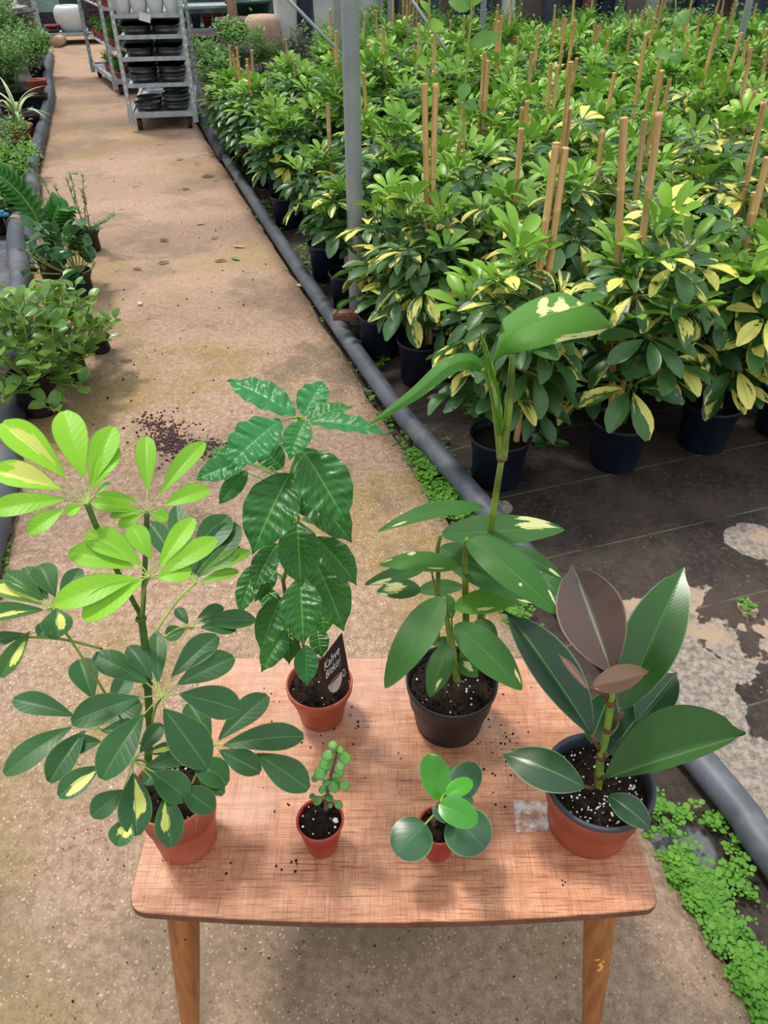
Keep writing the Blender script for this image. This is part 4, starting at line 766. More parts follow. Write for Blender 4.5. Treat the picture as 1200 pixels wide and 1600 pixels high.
def pot_mesh(mat=None, r=.105, h=.185, br=.08, seg=28):
    mb = MB(); prof = [(0, .004), (br * .9, .004), (br, 0), (br, .006), (br + .006, .012), (r - .012, h * .72), (r - .008, h * .74), (r - .006, h - .018), (r, h - .014), (r + .002, h - .004), (r, h), (r - .004, h), (r - .009, h * .8), (0, h * .79)]
    mb.lathe((0, 0, 0), prof[:-1], seg); P = mb.mesh('pot', mat or M['pot_navy']); mb2 = MB(); mb2.lathe((0, 0, h * .84), [(r - .009, 0), (r * .6, .006), (.001, .012)], seg, jit=.05); return P, mb2.mesh('soil', M['soil'])
HP, HS = pot_mesh()
def pos_list(seed, H, R, n, light=1.0):
    """leaf placements on a plant: (pos, az, pitch, scale, relative height)"""
    r = random.Random(seed); out = []; stems = [(V((r.uniform(-.03, .03), r.uniform(-.03, .03), .16)), V((r.uniform(-.07, .07), r.uniform(-.07, .07), H * r.uniform(.86, 1.0)))) for _ in range(3)]
    for k in range(n):
        f = ((k + .5) / n) ** .85; b, t = stems[k % 3]; f2 = .10 + .90 * f; p = b.lerp(t, f2); az = k * 2.39996 + r.uniform(-.3, .3)
        out.append((p, az, r.uniform(-.25, .35) + (.5 if f2 > .93 else 0), r.uniform(.85, 1.12) * (.85 + .3 * min(1, 3 * (1 - f2))) * R / .19, f2))
    return out, stems
def kind_for(f, vr, r):
    x = r.random()
    if f > .84 and x < .62: return 'N'  # extra pale tops: young leaves, partly standing in for light on the canopy
    if f > .62 and x < .2: return 'N'
    y = r.random()
    if y < vr * .5: return 'W'
    if y < vr: return 'V'
    return 'D'
def stem_mesh(stems):
    mb = MB()
    for b, t in stems: mb.tube(smooth_pts([V((b.x, b.y, .14)), b.lerp(t, .5) + V((.012, -.008, 0)), t], 3), [.006, .0055, .005, .0045, .004, .0035, .003], 6)
    return mb.mesh('stem', M['dstem'])
FARV = []
for q in range(8):
    vr = [.05, .05, .2, .2, .4, .4, .6, .0][q]; r = random.Random(q + 50); L, st_ = pos_list(900 + q, .74, .215, 66); mb = MB()
    for p, az, pt, sc, f in L:
        t = r.choice(LTF[kind_for(f, vr, r)]); X = m4(p, az, pt, sc, r.uniform(-.3, .3)); o_ = len(mb.v)
        mb.v += [tuple(X @ V(v)) for v in t.v]; mb.f += [tuple(i + o_ for i in f_) for f_ in t.f]; mb.uv += t.uv; mb.c += t.c; mb.m += t.m
    FARV.append((mb.mesh('foliage', [M['hed'], M['gstem']]), stem_mesh(st_)))
def proj(p):
    d = p - CAM; z = d.dot(FW); u = Vector_u.dot(d); return 600 + d.x / z * FPX, 800 - u / z * FPX, z
Vector_u = V((0, sin(PITCH), cos(PITCH)))
LP = []   # (loc, H, variegation, custom canes, label key)
front = [((775, 747), 1.05, [((870, 222), (812, 650)), ((884, 230), (826, 655))], 'potted umbrella plant at the near corner of the hedge with a split pair of canes'),
 ((957, 722), 1.5, [((975, 183), (955, 640)), ((1030, 180), (968, 640))], 'umbrella plant at the hedge front with two tall orange canes in its navy pot'),
 ((1095, 694), 1.86, [((1200, 245), (1104, 628)), ((1180, 300), (1128, 610))], 'most yellow splashed umbrella plant in a navy pot at the right hedge front'),
 ((1215, 672), 2.1, [((1262, 120), (1215, 600))], 'umbrella plant at the right frame edge of the front row')]
edge = [((658, 592), [((663, 130), (672, 530)), ((681, 134), (669, 530))], 'umbrella plant behind the corner one with two tall canes crossing low in its pot'),
 ((548, 480), [], 'umbrella plant in a ribbed navy pot standing just left of the steel pole'), ((513, 432), [((512, 160), (520, 330))], 'second umbrella plant up the path edge beyond the pole with bare stems over its pot'),
 ((452, 352), [], 'third umbrella plant up the path edge drooping over a dark pot')]
rr = random.Random(11); nearL = []
for (b, t_, cn, lb) in front: nearL.append((G(*b, GZ), .80, .80, cn, lb, 'F'))
for (b, cn, lb) in edge: nearL.append((G(*b, GZ), .72 if b[0] > 600 else .60, .5 if b[0] > 600 else .22, cn, lb, 'E'))
taken = [q[0] for q in nearL]; extra = []
for i in range(0, 20):
    for j in range(0, 22):
        s = 1.93 + .385 * i; t = 1.03 + .40 * j; s += rr.uniform(-.06, .06); t += rr.uniform(-.06, .06)
        if i > 15 or (i > 13 and j < 3): continue
        p = ST(s, t, GZ); x, y, z = proj(p + V((0, 0, .5)))
        if x > 1330 or x < -50: continue
        if any((p - q).length < .27 for q in taken): continue
        if j == 0 and s < 2.5: continue
        if i == 0: continue
        taken.append(p); H = (.80 if s < 4 else .74 if s < 6 else .68) + rr.uniform(-.06, .05)
        if j < 1: H *= .82
        if j == 1 and s > 3.2: H *= .92
        # variegation strongest at the near right
        v = max(.03, .80 - .11 * (s - 1.9) + .05 * (t - 1)) if s < 6 else .05
        if t < 1.8 and s > 3.2: v *= .5
        extra.append((p, H, v, None, None, 'X', s, t, i, j))
extra.sort(key=lambda e: (e[0] - CAM).length)
nleaf = 0
def leaf_stems(loc, H, root): pass
def add_canes(root, loc, cn, H, r):
    if cn is None:
        k = r.choice((0, 1, 1, 2)); a = r.uniform(0, 6.28)
        for q in range(k):
            o = link('cane', r.choice(CANES), root, (r.uniform(-.03, .03), r.uniform(-.03, .03), .14)); L = (H + .10 + r.uniform(0, .26) - .14); o.scale = (1, 1, L)
            tilt = r.uniform(.0, .10); o.rotation_euler = (tilt * sin(a + q), tilt * cos(a + q), r.uniform(0, 3))
    else:
        for tpx, bpx in cn:
            b = PY(bpx[0], bpx[1], loc.y - .0); tp_ = PY(tpx[0], tpx[1], loc.y + .08); d = (tp_ - b); b = b - d.normalized() * max(0, (b.z - .14) / (d.normalized().z)) if b.z > .14 else b
            d = tp_ - b; o = link('cane', r.choice(CANES), root, b - loc); o.scale = (1.1, 1.1, d.length); o.rotation_euler = d.to_track_quat('Z', 'Y').to_euler()
r = random.Random(21); NEAR_N = 36; cnt = 0
ord_near = nearL + [e[:6] + () for e in extra[:NEAR_N]]
ROWN = ['second row', 'third row', 'fourth row', 'fifth row', 'sixth row']
for k, e in enumerate(ord_near):
    loc, H, v, cn, lb, cl = e[:6]
    if lb is None:
        si_, ti_ = loc.dot(ES), loc.dot(ET); ri = int(round((si_ - 1.93) / .385)); ci = int(round((ti_ - 1.03) / .4)); OR = ['first', 'second', 'third', 'fourth', 'fifth', 'sixth', 'seventh', 'eighth', 'ninth', 'tenth', 'eleventh', 'twelfth']
        lb = f'umbrella plant with cream blotched leaves, {OR[ri]} hedge row, {OR[ci]} from the path pipe'; grp = 'umbrella plants inside the near hedge'
    else: grp = 'umbrella plants along the hedge edge'
    root = thing('potted_umbrella_plant', lb, 'plant', loc, grp)
    o = link('pot', HP, root); link('soil', HS, root); n = 60 if cl != 'X' else 50
    L, st_ = pos_list(3000 + k, H, .21 if cl == 'X' else .225 if k in (0, 1, 2, 3, 4) else .20, n); link('stem', stem_mesh(st_), root)
    for p, az, pt, sc, f in L:
        tipp = loc + p + V((cos(az), sin(az), 0)) * .14 * sc; x_, y_, z_c = proj(tipp)
        if y_ > 190 and abs(x_ - 556) < 34 and z_c < 3.35: continue
        if cl == 'F' and (p.z < .27 or (p.z < .36 and r.random() < .45)): continue
        if cl == 'E' and f < (.5 if H < .65 else .3) and r.random() < .9: continue
        o = link('leaf', r.choice(LT[kind_for(f, v, r)]), root); o.matrix_local = m4(p, az, pt, sc, r.uniform(-.3, .3))
    add_canes(root, loc, cn, H, r)
for e in extra[NEAR_N:]:
    loc, H, v, cn, lb, cl, s, t, i, j = e; q = min(6, int(v * 10)) if v > .05 else r.choice((0, 1, 7)); fm, sm = FARV[min(7, q) if v > .05 else q]
    right = t > 3.2
    OR = ['first', 'second', 'third', 'fourth', 'fifth', 'sixth', 'seventh', 'eighth', 'ninth', 'tenth', 'eleventh', 'twelfth', 'thirteenth', 'fourteenth', 'fifteenth', 'sixteenth', 'seventeenth', 'eighteenth']
    if s < 5.2: lb, grp = (f'mostly green umbrella plant, {OR[i]} hedge row, {OR[j]} from the path pipe', 'umbrella plants in the middle of the hedge')
    else: lb, grp = ('light green umbrella plant in the far part of the hedge near the back planters', 'umbrella plants in the far hedge')
    root = thing('potted_umbrella_plant', lb, 'plant', loc, grp); sc = H / .74
    for nm, me in (('foliage', fm), ('stem', sm)):
        o = link(nm, me, root); o.rotation_euler = (0, 0, r.uniform(0, 6.28)); o.scale = (r.uniform(.98, 1.12), r.uniform(.98, 1.12), sc)
        if nm == 'foliage': o['kind'] = 'stuff'
    if i > 5 and j > 2: pass
    else: link('pot', HP, root); link('soil', HS, root)
    add_canes(root, loc, cn, H, r)

# ================================================================ generic bushes
def bush_mb(seed, R, H, n, ls, lw, prof, col=lambda r: (r.random() * .5, 0, r.uniform(0, .3)), upr=.4, nl=3, stems=10, base=.3, shell=.55, cluster=5):
    r = random.Random(seed); mb = MB(); ms = MB(); tips = []
    for k in range(stems):
        a = r.random() * 2 * pi; q = R * sqrt(r.random()) * .85; tp_ = V((q * cos(a), q * sin(a), H * r.uniform(.65, .95))); b = V((q * .25 * cos(a), q * .25 * sin(a), 0)); ms.tube([b, b.lerp(tp_, .5) + V((0, 0, H * .08)), tp_], [.004, .003, .0015], 4, caps=False); tips.append((b, tp_))
    for k in range(n // cluster):
        b, t = tips[k % stems]; f = base + (1 - base) * r.random() ** .7; p = b.lerp(t, f) + V((r.gauss(0, R * .18), r.gauss(0, R * .18), r.gauss(0, H * .06)))
        for c_ in range(cluster):
            az = r.random() * 2 * pi; el = r.uniform(-.3, .5 + upr); d = V((cos(az) * cos(el), sin(az) * cos(el), sin(el))); p2 = p + V((r.gauss(0, ls * .5), r.gauss(0, ls * .5), r.gauss(0, ls * .6))); L = ls * r.uniform(.6, 1.15)
            cc = col(r); cc = (cc[0], cc[1], min(1, cc[2] + .45 * max(0, f - .7)))
            mb.leaf(p2, p2 + d * L, UP + V((cos(az), sin(az), 0)) * .3 + V((0, -.2, 0)), L * lw, prof, arch=.05, fold=.1, nl=nl, nw=2, col=cc)
    return mb, ms
def bush(name, label, loc, R, H, n, ls, lw=.4, prof='ovate', mat='bush', seed=1, pot=None, group=None, cat='plant', **kw):
    root = thing(name, label, cat, loc, group); z0 = 0
    if pot:
        pr_, ph, pm = pot; P, S = pot_mesh(M[pm], pr_, ph, pr_ * .76, 20); link('pot', P, root); link('soil', S, root); z0 = ph * .85
    mb, ms = bush_mb(seed, R, H, n, ls, lw, prof, **kw); o = link('foliage', mb.mesh('foliage', M[mat]), root, (0, 0, z0)); o['kind'] = 'stuff'; link('stem', ms.mesh('stem', M['dstem']), root, (0, 0, z0)); return root
# beyond the hedge, left back corner and right back
BK = [((345, 155), .22, .42, 'bush', 'light green leafy shrub right beside the trolley of black bowls', .07, 700), ((335, 122), .26, .40, 'bush', 'mid green shrub standing two behind the trolley corner', .06, 700),
 ((372, 118), .28, .36, 'grey', 'dusky grey purple low shrub at the back left of the hedge', .05, 900), ((318, 104), .24, .32, 'bush', 'bright feathery shrub with a white flower at the back left of the hedge', .05, 800),
 ((415, 112), .26, .42, 'bush', 'dark green shrub with tiny fruit below the tan clay slab', .055, 800), ((455, 110), .26, .42, 'grey', 'silvery grey spiky shrub below the white sack planter', .09, 500),
 ((500, 100), .3, .45, 'bush', 'leafy green shrub left of the pole at the hedge back', .07, 600), ((372, 95), .30, .45, 'bush', 'taller broad leaved shrub in front of the brown tub', .09, 420)]
for k, (px, R, H, mt, lb, ls, n) in enumerate(BK): bush('garden_shrub', lb, G(*px, GZ), R, H, n, ls, mat=mt, seed=40 + k, prof='lance' if mt == 'grey' else 'ovate', lw=.25 if 'spiky' in lb else .42, group='shrubs behind the hedge')
k = 0; MS = [bush_mb(700 + q, .38, .58, 900, .07, .38, 'ovate') for q in range(3)]; MS = [(a.mesh('foliage', M['bush']), b.mesh('stem', M['dstem'])) for a, b in MS]; r = random.Random(8)
for i in range(6):
    for j in range(18):
        p = ST(8.2 + i * .62 + r.uniform(-.1, .1), 2.0 + j * .62 + r.uniform(-.12, .12), GZ); x, y, z = proj(p + V((0, 0, .5)))
        if x < 520 or x > 1320: continue
        root = thing('feathery_shrub', 'bright green feathery shrub in the mass between the hedge and the back planters', 'plant', p, 'feathery shrubs at the back of the bed'); fm, sm = MS[(i + j) % 3]
        for nm, me in (('foliage', fm), ('stem', sm)):
            o = link(nm, me, root); o.rotation_euler = (0, 0, r.uniform(0, 6)); o.scale = (1, 1, r.uniform(.8, 1.1))
            if nm == 'foliage': o['kind'] = 'stuff'
# climbing vines
def vine(lb, pts, leaves, y):
    root = thing('climbing_vine', lb, 'plant', PY(pts[-1][0], pts[-1][1], y)); P = [PY(a, b, y) for a, b in pts]; mb = MB(); mb.tube(smooth_pts(P, 4), .004, 6); part('stem', mb, M['ystem'], root)
    for (bx, by, tx, ty, w, nw) in leaves: hero_leaf('leaf', root, M['weed'] if nw > .5 else M['bush'], (bx, by), (tx, ty), w, y, off=(.8, 1, 0, 0), prof='ovate', col=(.3, 0, nw), nl=8, nw=4, arch=.1)
vine('thin climbing vine with heart shaped leaves left of the tall canes', [(738, -60), (736, 20), (733, 60), (728, 120), (724, 190), (726, 260)], [(737, 12, 700, 2, 26, .3), (737, 12, 742, -30, 34, .7), (733, 72, 785, 56, 22, .3), (731, 130, 718, 160, 20, .2), (726, 160, 745, 172, 18, .3)], 3.1)
vine('wispy yellow green vine rising from the hedge beside the steel pole', [(672, -40), (670, 30), (668, 90), (666, 170), (667, 230)], [(670, 45, 694, 38, 20, 1), (669, 95, 650, 98, 16, .9), (668, 165, 684, 150, 16, .9), (667, 200, 690, 196, 14, .8), (672, 20, 655, 0, 10, .9)], 3.3)
vine('dark stemmed vine winding up at the right of the hedge', [(1055, -30), (1056, 20), (1056, 50), (1045, 80), (1028, 110), (1020, 150)], [(1056, 22, 1075, 38, 24, .3), (1045, 78, 1025, 88, 30, .2), (1050, 80, 1062, 100, 26, .1)], 4.2)

# ================================================================ LEFT SIDE POTTED PLANTS
def round_clump(name, label, loc, pot, stems, leaves, R, H, ls, mat='pep', seed=1, new=.4, pm='pot_black', elong=1.0, n0=.15, lean=(0, 0), droop=0):
    root = thing(name, label, 'plant', loc); r = random.Random(seed); P, S = pot_mesh(M[pm], pot[0], pot[1], pot[0] * .78, 24); link('pot', P, root); link('soil', S, root); z0 = pot[1] * .85
    mesh = []
    for k in range(6):
        mb = MB(); L = ls * r.uniform(.85, 1.1); nw = (k / 6) ** 2 * new; mb.tube([V((0, 0, 0)), V((ls * .35, 0, ls * .1))], [.0022, .0018], 5, mi=1, caps=False); mb.leaf(V((ls * .3, 0, ls * .09)), V((ls * .3 + L, 0, ls * .15)), V((-.2, 0, 1)), L * .78 / elong, 'orb' if elong < 1.3 else 'obovate', arch=.04, fold=r.uniform(.08, .25), nl=8, nw=6, col=(r.random() * .5, 0, nw + n0 * r.random())); mesh.append(mb.mesh('leaf', [M[mat], M['ystem']]))
    ms = MB(); st_ = []
    for k in range(stems):
        a = k * 2.4 + r.uniform(-.3, .3); q = R * sqrt((k + .5) / stems); t = V((q * cos(a) + lean[0], q * sin(a) + lean[1], z0 + H * r.uniform(.7, 1) * (1 - .6 * (q / R) ** 2) - droop * (q / R) ** 2 * r.random())); b = V((q * .3 * cos(a) * .5, q * .3 * sin(a) * .5, z0)); mid = b.lerp(t, .5) + V((cos(a), sin(a), 0)) * q * .12; ms.tube(smooth_pts([b, mid, t], 3), [.004, .004, .0038, .0035, .003, .003, .0025], 6); st_.append((b, mid, t))
    link('stem', ms.mesh('stem', M['ystem']), root)
    for k in range(leaves):
        b, mid, t = st_[k % stems]; f = .45 + .55 * ((k // stems + 1) / (leaves / stems)); p = b.lerp(mid, min(1, 2 * f)) if f < .5 else mid.lerp(t, min(1, 2 * f - 1)); az = k * 2.1 + r.uniform(-.5, .5)
        o = link('leaf', r.choice(mesh), root); o.matrix_local = m4(p, az, r.uniform(-.1, .8), r.uniform(.75, 1.1), r.uniform(-.4, .4))
round_clump('round_leaf_peperomia', 'large mass of round fleshy leaves spilling over the black pot at left path edge', G(66, 640, 0), (.09, .165), 40, 300, .28, .36, .064, seed=3, lean=(-.02, .02), new=.75, n0=.35, droop=.22, mat='pepl')
round_clump('round_leaf_peperomia', 'smaller round leaved plant tucked behind the leafy mass at its right side', G(112, 590, 0), (.08, .15), 26, 180, .21, .34, .062, seed=8, lean=(.03, .02), new=.7, n0=.3, droop=.2, mat='pepl')
round_clump('round_leaf_peperomia', 'dark blue green round leaved plant in black pot halfway up the left path edge', G(128, 462, 0), (.075, .13), 18, 90, .19, .27, .088, seed=5, new=.3, n0=.05, lean=(-.06, .02), droop=.14)
bush('trailing_herb', 'fine pale leaved trailing herb in a pot behind the round leaf mass', G(158, 548, 0), .09, .12, 500, .014, lw=.6, prof='orb', mat='weed', seed=4, pot=(.05, .07, 'pot_black'))
# zz plant
root = thing('zz_plant', 'arching zamioculcas style stem with paired glossy dark leaflets at the left path edge', 'plant', G(84, 432, 0)); root['label'] = 'arching stem of paired glossy dark leaflets leaning left over the pipe'
P, S = pot_mesh(M['pot_black'], .07, .12, .055, 20); link('pot', P, root); link('soil', S, root); yy = root.location.y
for si, (pts, ls_) in enumerate((([(80, 400), (68, 370), (54, 335), (28, 300), (0, 276), (-25, 262)], 24), ([(84, 400), (84, 375), (84, 345), (92, 322)], 24), ([(86, 400), (96, 375), (102, 345), (106, 325)], 20))):
    P_ = smooth_pts([PY(a, b, yy) for a, b in pts], 4); mb = MB(); mb.tube(P_, [.009 * (1 - .6 * k / len(P_)) for k in range(len(P_))], 7); part('stem', mb, M['gstem'], root)
    for k in range(5, len(P_) - 1):
        tg = (P_[k + 1] - P_[k - 1]).normalized(); sd = tg.cross(V((0, -.6, .8))).normalized()
        for sg in (-1, 1):
            mb = MB(); d = (tg * .55 + sd * sg).normalized(); L = ls_ * pxm(P_[k]) * 1.15; mb.leaf(P_[k], P_[k] + d * L, nmix(P_[k], 1, .8) + V((-sg * .2, 0, 0)), L * .5, 'ovate', arch=.08, fold=.15, nl=7, nw=4, col=(random.random() * .3, 0, .15)); part('leaflet', mb, M['cof'], root)
# rosemary-like herb and others
def spiky(name, label, loc, pot, pm, sticks, mat, ll, seed):
    root = thing(name, label, 'plant', loc); r = random.Random(seed); P, S = pot_mesh(M[pm], pot[0], pot[1], pot[0] * .78, 20); link('pot', P, root); link('soil', S, root)
    for (tx, ty, tz) in sticks:
        b = V((r.uniform(-.02, .02), r.uniform(-.02, .02), pot[1] * .8)); t = V((tx, ty, tz)); P_ = smooth_pts([b, b.lerp(t, .5) + V((tx * .2, 0, .02)), t], 6); mb = MB(); mb.tube(P_, [.003 * (1 - .05 * k) for k in range(len(P_))], 5, mi=1)
        for k in range(2, len(P_)):
            for q in range(5):
                a = r.random() * 6.28; d = (P_[k] - P_[k - 1]).normalized() * .6 + V((cos(a), sin(a), r.uniform(-.2, .3))); L = ll * r.uniform(.6, 1); p = P_[k].lerp(P_[k - 1], r.random()); mb.leaf(p, p + d.normalized() * L, UP, L * .22, 'lance', nl=3, nw=2, col=(r.random() * .4, 0, r.random() * .3))
        part('sprig', mb, [M[mat], M['bstem']], root, (0, 0, 0))
spiky('herb_plant', 'woody rosemary like herb with upright sprigs in a dark pot at the left path edge', G(142, 392, 0), (.07, .12), 'pot_black', [(-.02, .02, .42), (.05, 0, .42), (-.12, 0, .36), (.02, .03, .33), (-.06, .05, .40), (.16, -.10, .2), (.20, -.06, .22), (.12, -.12, .16), (-.2, .05, .40), (-.22, -.02, .32)], 'bush', .035, 3)
# left bed: pots with bushes
bush('leafy_shrub', 'dense small leaved blue green shrub filling the top of the left bed', G(25, 175, GZ), .42, .62, 3600, .035, lw=.5, mat='bush', seed=61, pot=(.16, .2, 'pot_black'), col=lambda r: (r.random() * .3, .0 if r.random() < .9 else .3, r.uniform(0, .25)), stems=16)
bush('leafy_shrub', 'second dense shrub behind the blue green one in the left bed', G(5, 130, GZ), .5, .75, 3000, .045, lw=.5, mat='bush', seed=62, pot=(.16, .2, 'pot_black'), stems=16)
bush('leafy_shrub', 'tall pale conifer like sapling at the top of the left bed', G(15, 108, GZ), .16, 1.0, 900, .06, lw=.2, prof='lance', mat='weed', seed=63, pot=(.12, .2, 'pot_black'))
bush('leafy_shrub', 'small lime green shrub next to the far end of the drain pipe', G(62, 125, GZ), .24, .40, 900, .05, lw=.5, mat='weed', seed=64, pot=(.10, .15, 'pot_black'))
bush('seedling_tray_plant', 'grey green low seedlings in black pots at the left edge of the bed', G(10, 262, GZ), .28, .24, 900, .028, lw=.7, prof='orb', mat='bush', seed=65, pot=(.10, .13, 'pot_black'))
bush('seedling_tray_plant', 'pale green seedlings with bare tops beside the drain pipe', G(38, 285, GZ), .20, .18, 500, .028, lw=.7, prof='orb', mat='weed', seed=66, pot=(.08, .12, 'pot_black'))
bush('seedling_tray_plant', 'second patch of low seedlings below the spider plant', G(18, 315, GZ), .22, .2, 600, .03, lw=.6, mat='weed', seed=67, pot=(.10, .12, 'pot_black'))
bush('seedling_tray_plant', 'leafy seedlings at the left frame edge above the short pipe', G(4, 360, GZ), .16, .16, 300, .04, lw=.6, mat='bush', seed=68, pot=(.09, .12, 'pot_black'))
root = thing('spider_plant', 'white striped strap leaved plant in a terracotta pot in the left bed', 'plant', G(37, 222, GZ)); P, S = pot_mesh(M['pot_terra'], .11, .14, .085, 24); link('pot', P, root); link('soil', S, root)
m = NT('striped_strap'); uvn = m.N.new('ShaderNodeUVMap'); U = m.sep(uvn.outputs[0]); au = m.math('ABSOLUTE', m.math('SUBTRACT', U[0], .5)); m.set(m.mix(m.ss(au, .2, .26), (.16, .32, .08), (.62, .70, .42)), .45); M['strap'] = m.m
for k in range(15):
    a = k * 2.4; el = .3 + .9 * (k % 5) / 5; mb = MB(); L = .30 + .05 * (k % 3); d = V((cos(a) * cos(el), sin(a) * cos(el), sin(el))); b = V((0, 0, .16)); mb.leaf(b, b + d * L, UP, .032, 'strap', arch=.18, droop=.15, fold=.25, nl=10, nw=4); part('leaf', mb, M['strap'], root, (0, 0, 0))
for k, (px, lab) in enumerate((((50, 168), 'blue drip tap on the edge of the left bed below the dense shrub'), ((9, 225), 'blue drip tap at the left frame edge below the spider plant'), ((3, 330), 'pale blue drip tap at the left frame edge above the short pipe'))):
    q = G(*px, .14); root = thing('drip_tap', lab, 'tap', V((q.x, q.y, GZ))); mb = MB(); mb.tube([V((0, 0, 0)), V((0, 0, .13))], .006, 8); part('riser', mb, M['dgrey'], root, (0, 0, 0)); mb = MB(); mb.tube([V((-.03, 0, .14)), V((.03, 0, .14))], .013, 10); mb.box((0, 0, .158), (.014, .035, .012)); part('valve', mb, M['bluepl'], root, (0, 0, 0))
for k, (px, r_, lb) in enumerate((((48, 208), .12, 'round black tub against the drain pipe'), ((60, 175), .13, 'low black tub below the dense shrub'), ((15, 300), .12, 'black tub among the seedlings'), ((64, 150), .10, 'small rusty red pot beside the drain pipe'))):
    root = thing('plant_tub', lb, 'pot', G(*px, GZ)); P, S = pot_mesh(M['pot_terra' if 'red' in lb else 'pot_black'], r_, .16, r_ * .8, 24); link('pot', P, root); link('soil', S, root)
# rocks of crushed fabric beside the short pipe
root = thing('crumpled_fabric', 'crumpled grey weed fabric heaped left of the short pipe', 'fabric', G(2, 440, GZ)); mb = MB(); K = 20
for i in range(K + 1):
    for j in range(K + 1): x = (i / K - .5) * .5; y = (j / K - .5) * 1.3; h = .07 * mnoise.fractal(V((x * 6, y * 6, 3)), 1, 2, 4) + .05; mb.v.append((x - .12, y, max(.004, h * (1 - (2 * x / .5) ** 4) * (1 - (2 * y / 1.3) ** 4))))
mb.uv = [(0, 0)] * len(mb.v); mb.c = [(0, 0, 0)] * len(mb.v); mb.f = [(i * (K + 1) + j, (i + 1) * (K + 1) + j, (i + 1) * (K + 1) + j + 1, i * (K + 1) + j + 1) for i in range(K) for j in range(K)]; mb.m = [0] * len(mb.f)
part('sheet', mb, simple('grey_fabric', (.13, .13, .15), .8, var=.3, sc=20), root, (0, 0, 0))

# ================================================================ TROLLEYS
def trolley(label, loc, ang, w, d, H, shelves, mat='steel', bz=.13):
    root = thing('plant_trolley', label, 'trolley', loc); root.rotation_euler = (0, 0, ang)
    mb = MB(); mb.box((0, d / 2, bz), (w - .03, d - .02, .012))
    for y in (.012, d - .012): mb.box((0, y, bz), (w, .025, .045))
    for x in (-w / 2 + .012, w / 2 - .012): mb.box((x, d / 2, bz), (.025, d, .045))
    part('base_frame', mb, M[mat], root, (0, 0, 0), smooth=False)
    for x in (-w / 2, w / 2):
        for y in (.02, d - .02):
            mb = MB()
            for yy, ww in ((-.014, .006), (.014, .006)): mb.box((x, y + yy, (bz - .06 + H) / 2), (.034, ww, H - bz + .06))
            mb.box((x + (.014 if x < 0 else -.014), y, (bz - .06 + H) / 2), (.006, .03, H - bz + .06)); mb.box((x, y, bz - .01), (.044, .04, .13)); p_ = part('post', mb, M[mat], root, (0, 0, 0), smooth=False)
            mb = MB(); z = bz + .1
            while z < H - .05: mb.box((x, y - .0175, z), (.012, .002, .028)); z += .06
            part('slot', mb, M['white'], root, (0, 0, 0), smooth=False, kind='stuff').parent = p_
    for x in (-w / 2 + .06, w / 2 - .06):
        for y in (.07, d - .07): mb = MB(); mb.tube([V((x - .018, y, .055)), V((x + .018, y, .055))], .054, 16); mb.box((x, y, .095), (.03, .05, .04)); part('wheel', mb, M['rubber'], root, (0, 0, 0))
    for z in shelves:
        mb = MB(); mb.box((0, d / 2, z), (w - .05, d - .03, .008)); mb.box((0, .008, z), (w - .02, .012, .032)); mb.box((0, d - .008, z), (w - .02, .012, .032)); part('shelf', mb, M[mat], root, (0, 0, 0), smooth=False)
    return root, lambda x, y, z: loc + Matrix.Rotation(ang, 3, 'Z') @ V((x, y, z))
TA = A0 - radians(2)
t1 = (G(218, 204, 0) + G(303, 199, 0)) / 2
SH = [.36, .56, .72, .87]
r1, T1 = trolley('galvanised steel trolley with stacked black bowls and white pots on the path', t1 - V((0, .06, 0)), A0 * .55, .56, 1.30, 1.9, SH)
BOWL = MB(); BOWL.lathe((0, 0, 0), [(.085, 0), (.098, .004), (.104, .02), (.112, .024), (.112, .034), (.106, .038), (.112, .058), (.120, .062), (.120, .070), (.113, .070), (.106, .045), (.095, .012), (0, .010)], 28); BW = BOWL.mesh('bowl', simple('shiny_black_plastic', (.03, .032, .038), .3, var=.4, sc=20, spec=.6, dirt=(.14, .14, .15), dirt_amt=.5))
SHN = ['lowest', 'second', 'third', 'fourth']
BG = MB(); rg = random.Random(4)
for k in range(7):
    z = k * .011; ph = rg.random() * 9; vs = []; K = 9
    for i in range(K + 1):
        for j in range(K + 1): x = (i / K - .5) * .22; y = (j / K - .5) * .24; vs.append((x + rg.uniform(-.004, .004), y + rg.uniform(-.004, .004), z + .012 * mnoise.noise(V((x * 20, y * 20, ph))) + .006))
    BG.add(vs, [(i * (K + 1) + j, (i + 1) * (K + 1) + j, (i + 1) * (K + 1) + j + 1, i * (K + 1) + j + 1) for i in range(K) for j in range(K)])
BGM = BG.mesh('folded_bag', simple('crinkled_black_film', (.02, .02, .024), .2, var=.5, sc=30, spec=.7))
for si, (zb, nl_, nr_, tb) in enumerate(((.145, 1, 2, 0), (.368, 2, 2, 1), (.568, 1, 1, 1), (.728, 1, 1, 1))):
    for col_, n in ((-1, nl_), (1, nr_)):
        for row in range(2):
            for k in range(n):
                o = link('bowl', BW); o.location = T1(col_ * .126, .14 + row * .26, zb + k * .058); o.rotation_euler = (0, 0, rg.random()); sd = 'left' if col_ < 0 else 'right'
                tag(o, f'{["lower", "upper"][k]} black ribbed bowl, {sd} stack, {SHN[si]} shelf of the trolley' + (', rear' if row else ', front'), 'bowl', 'black bowls stacked on the trolley')
            if tb:
                o = link('folded_bag', BGM); o.location = T1(col_ * .126, .14 + row * .26, zb + n * .058 + .014); o.scale = (1, 1, .5); tag(o, f'crinkled black bags on the {sd} bowls, {SHN[si]} trolley shelf' + (', rear' if row else ', front'), 'bag', 'black bags on the trolley')
WP = MB(); WP.lathe((0, 0, 0), [(.0, 0), (.045, 0), (.052, .01), (.066, .08), (.070, .15), (.066, .21), (.060, .23), (.062, .24), (.056, .24), (.05, .2)], 28); WPM = WP.mesh('white_pot', M['white'])
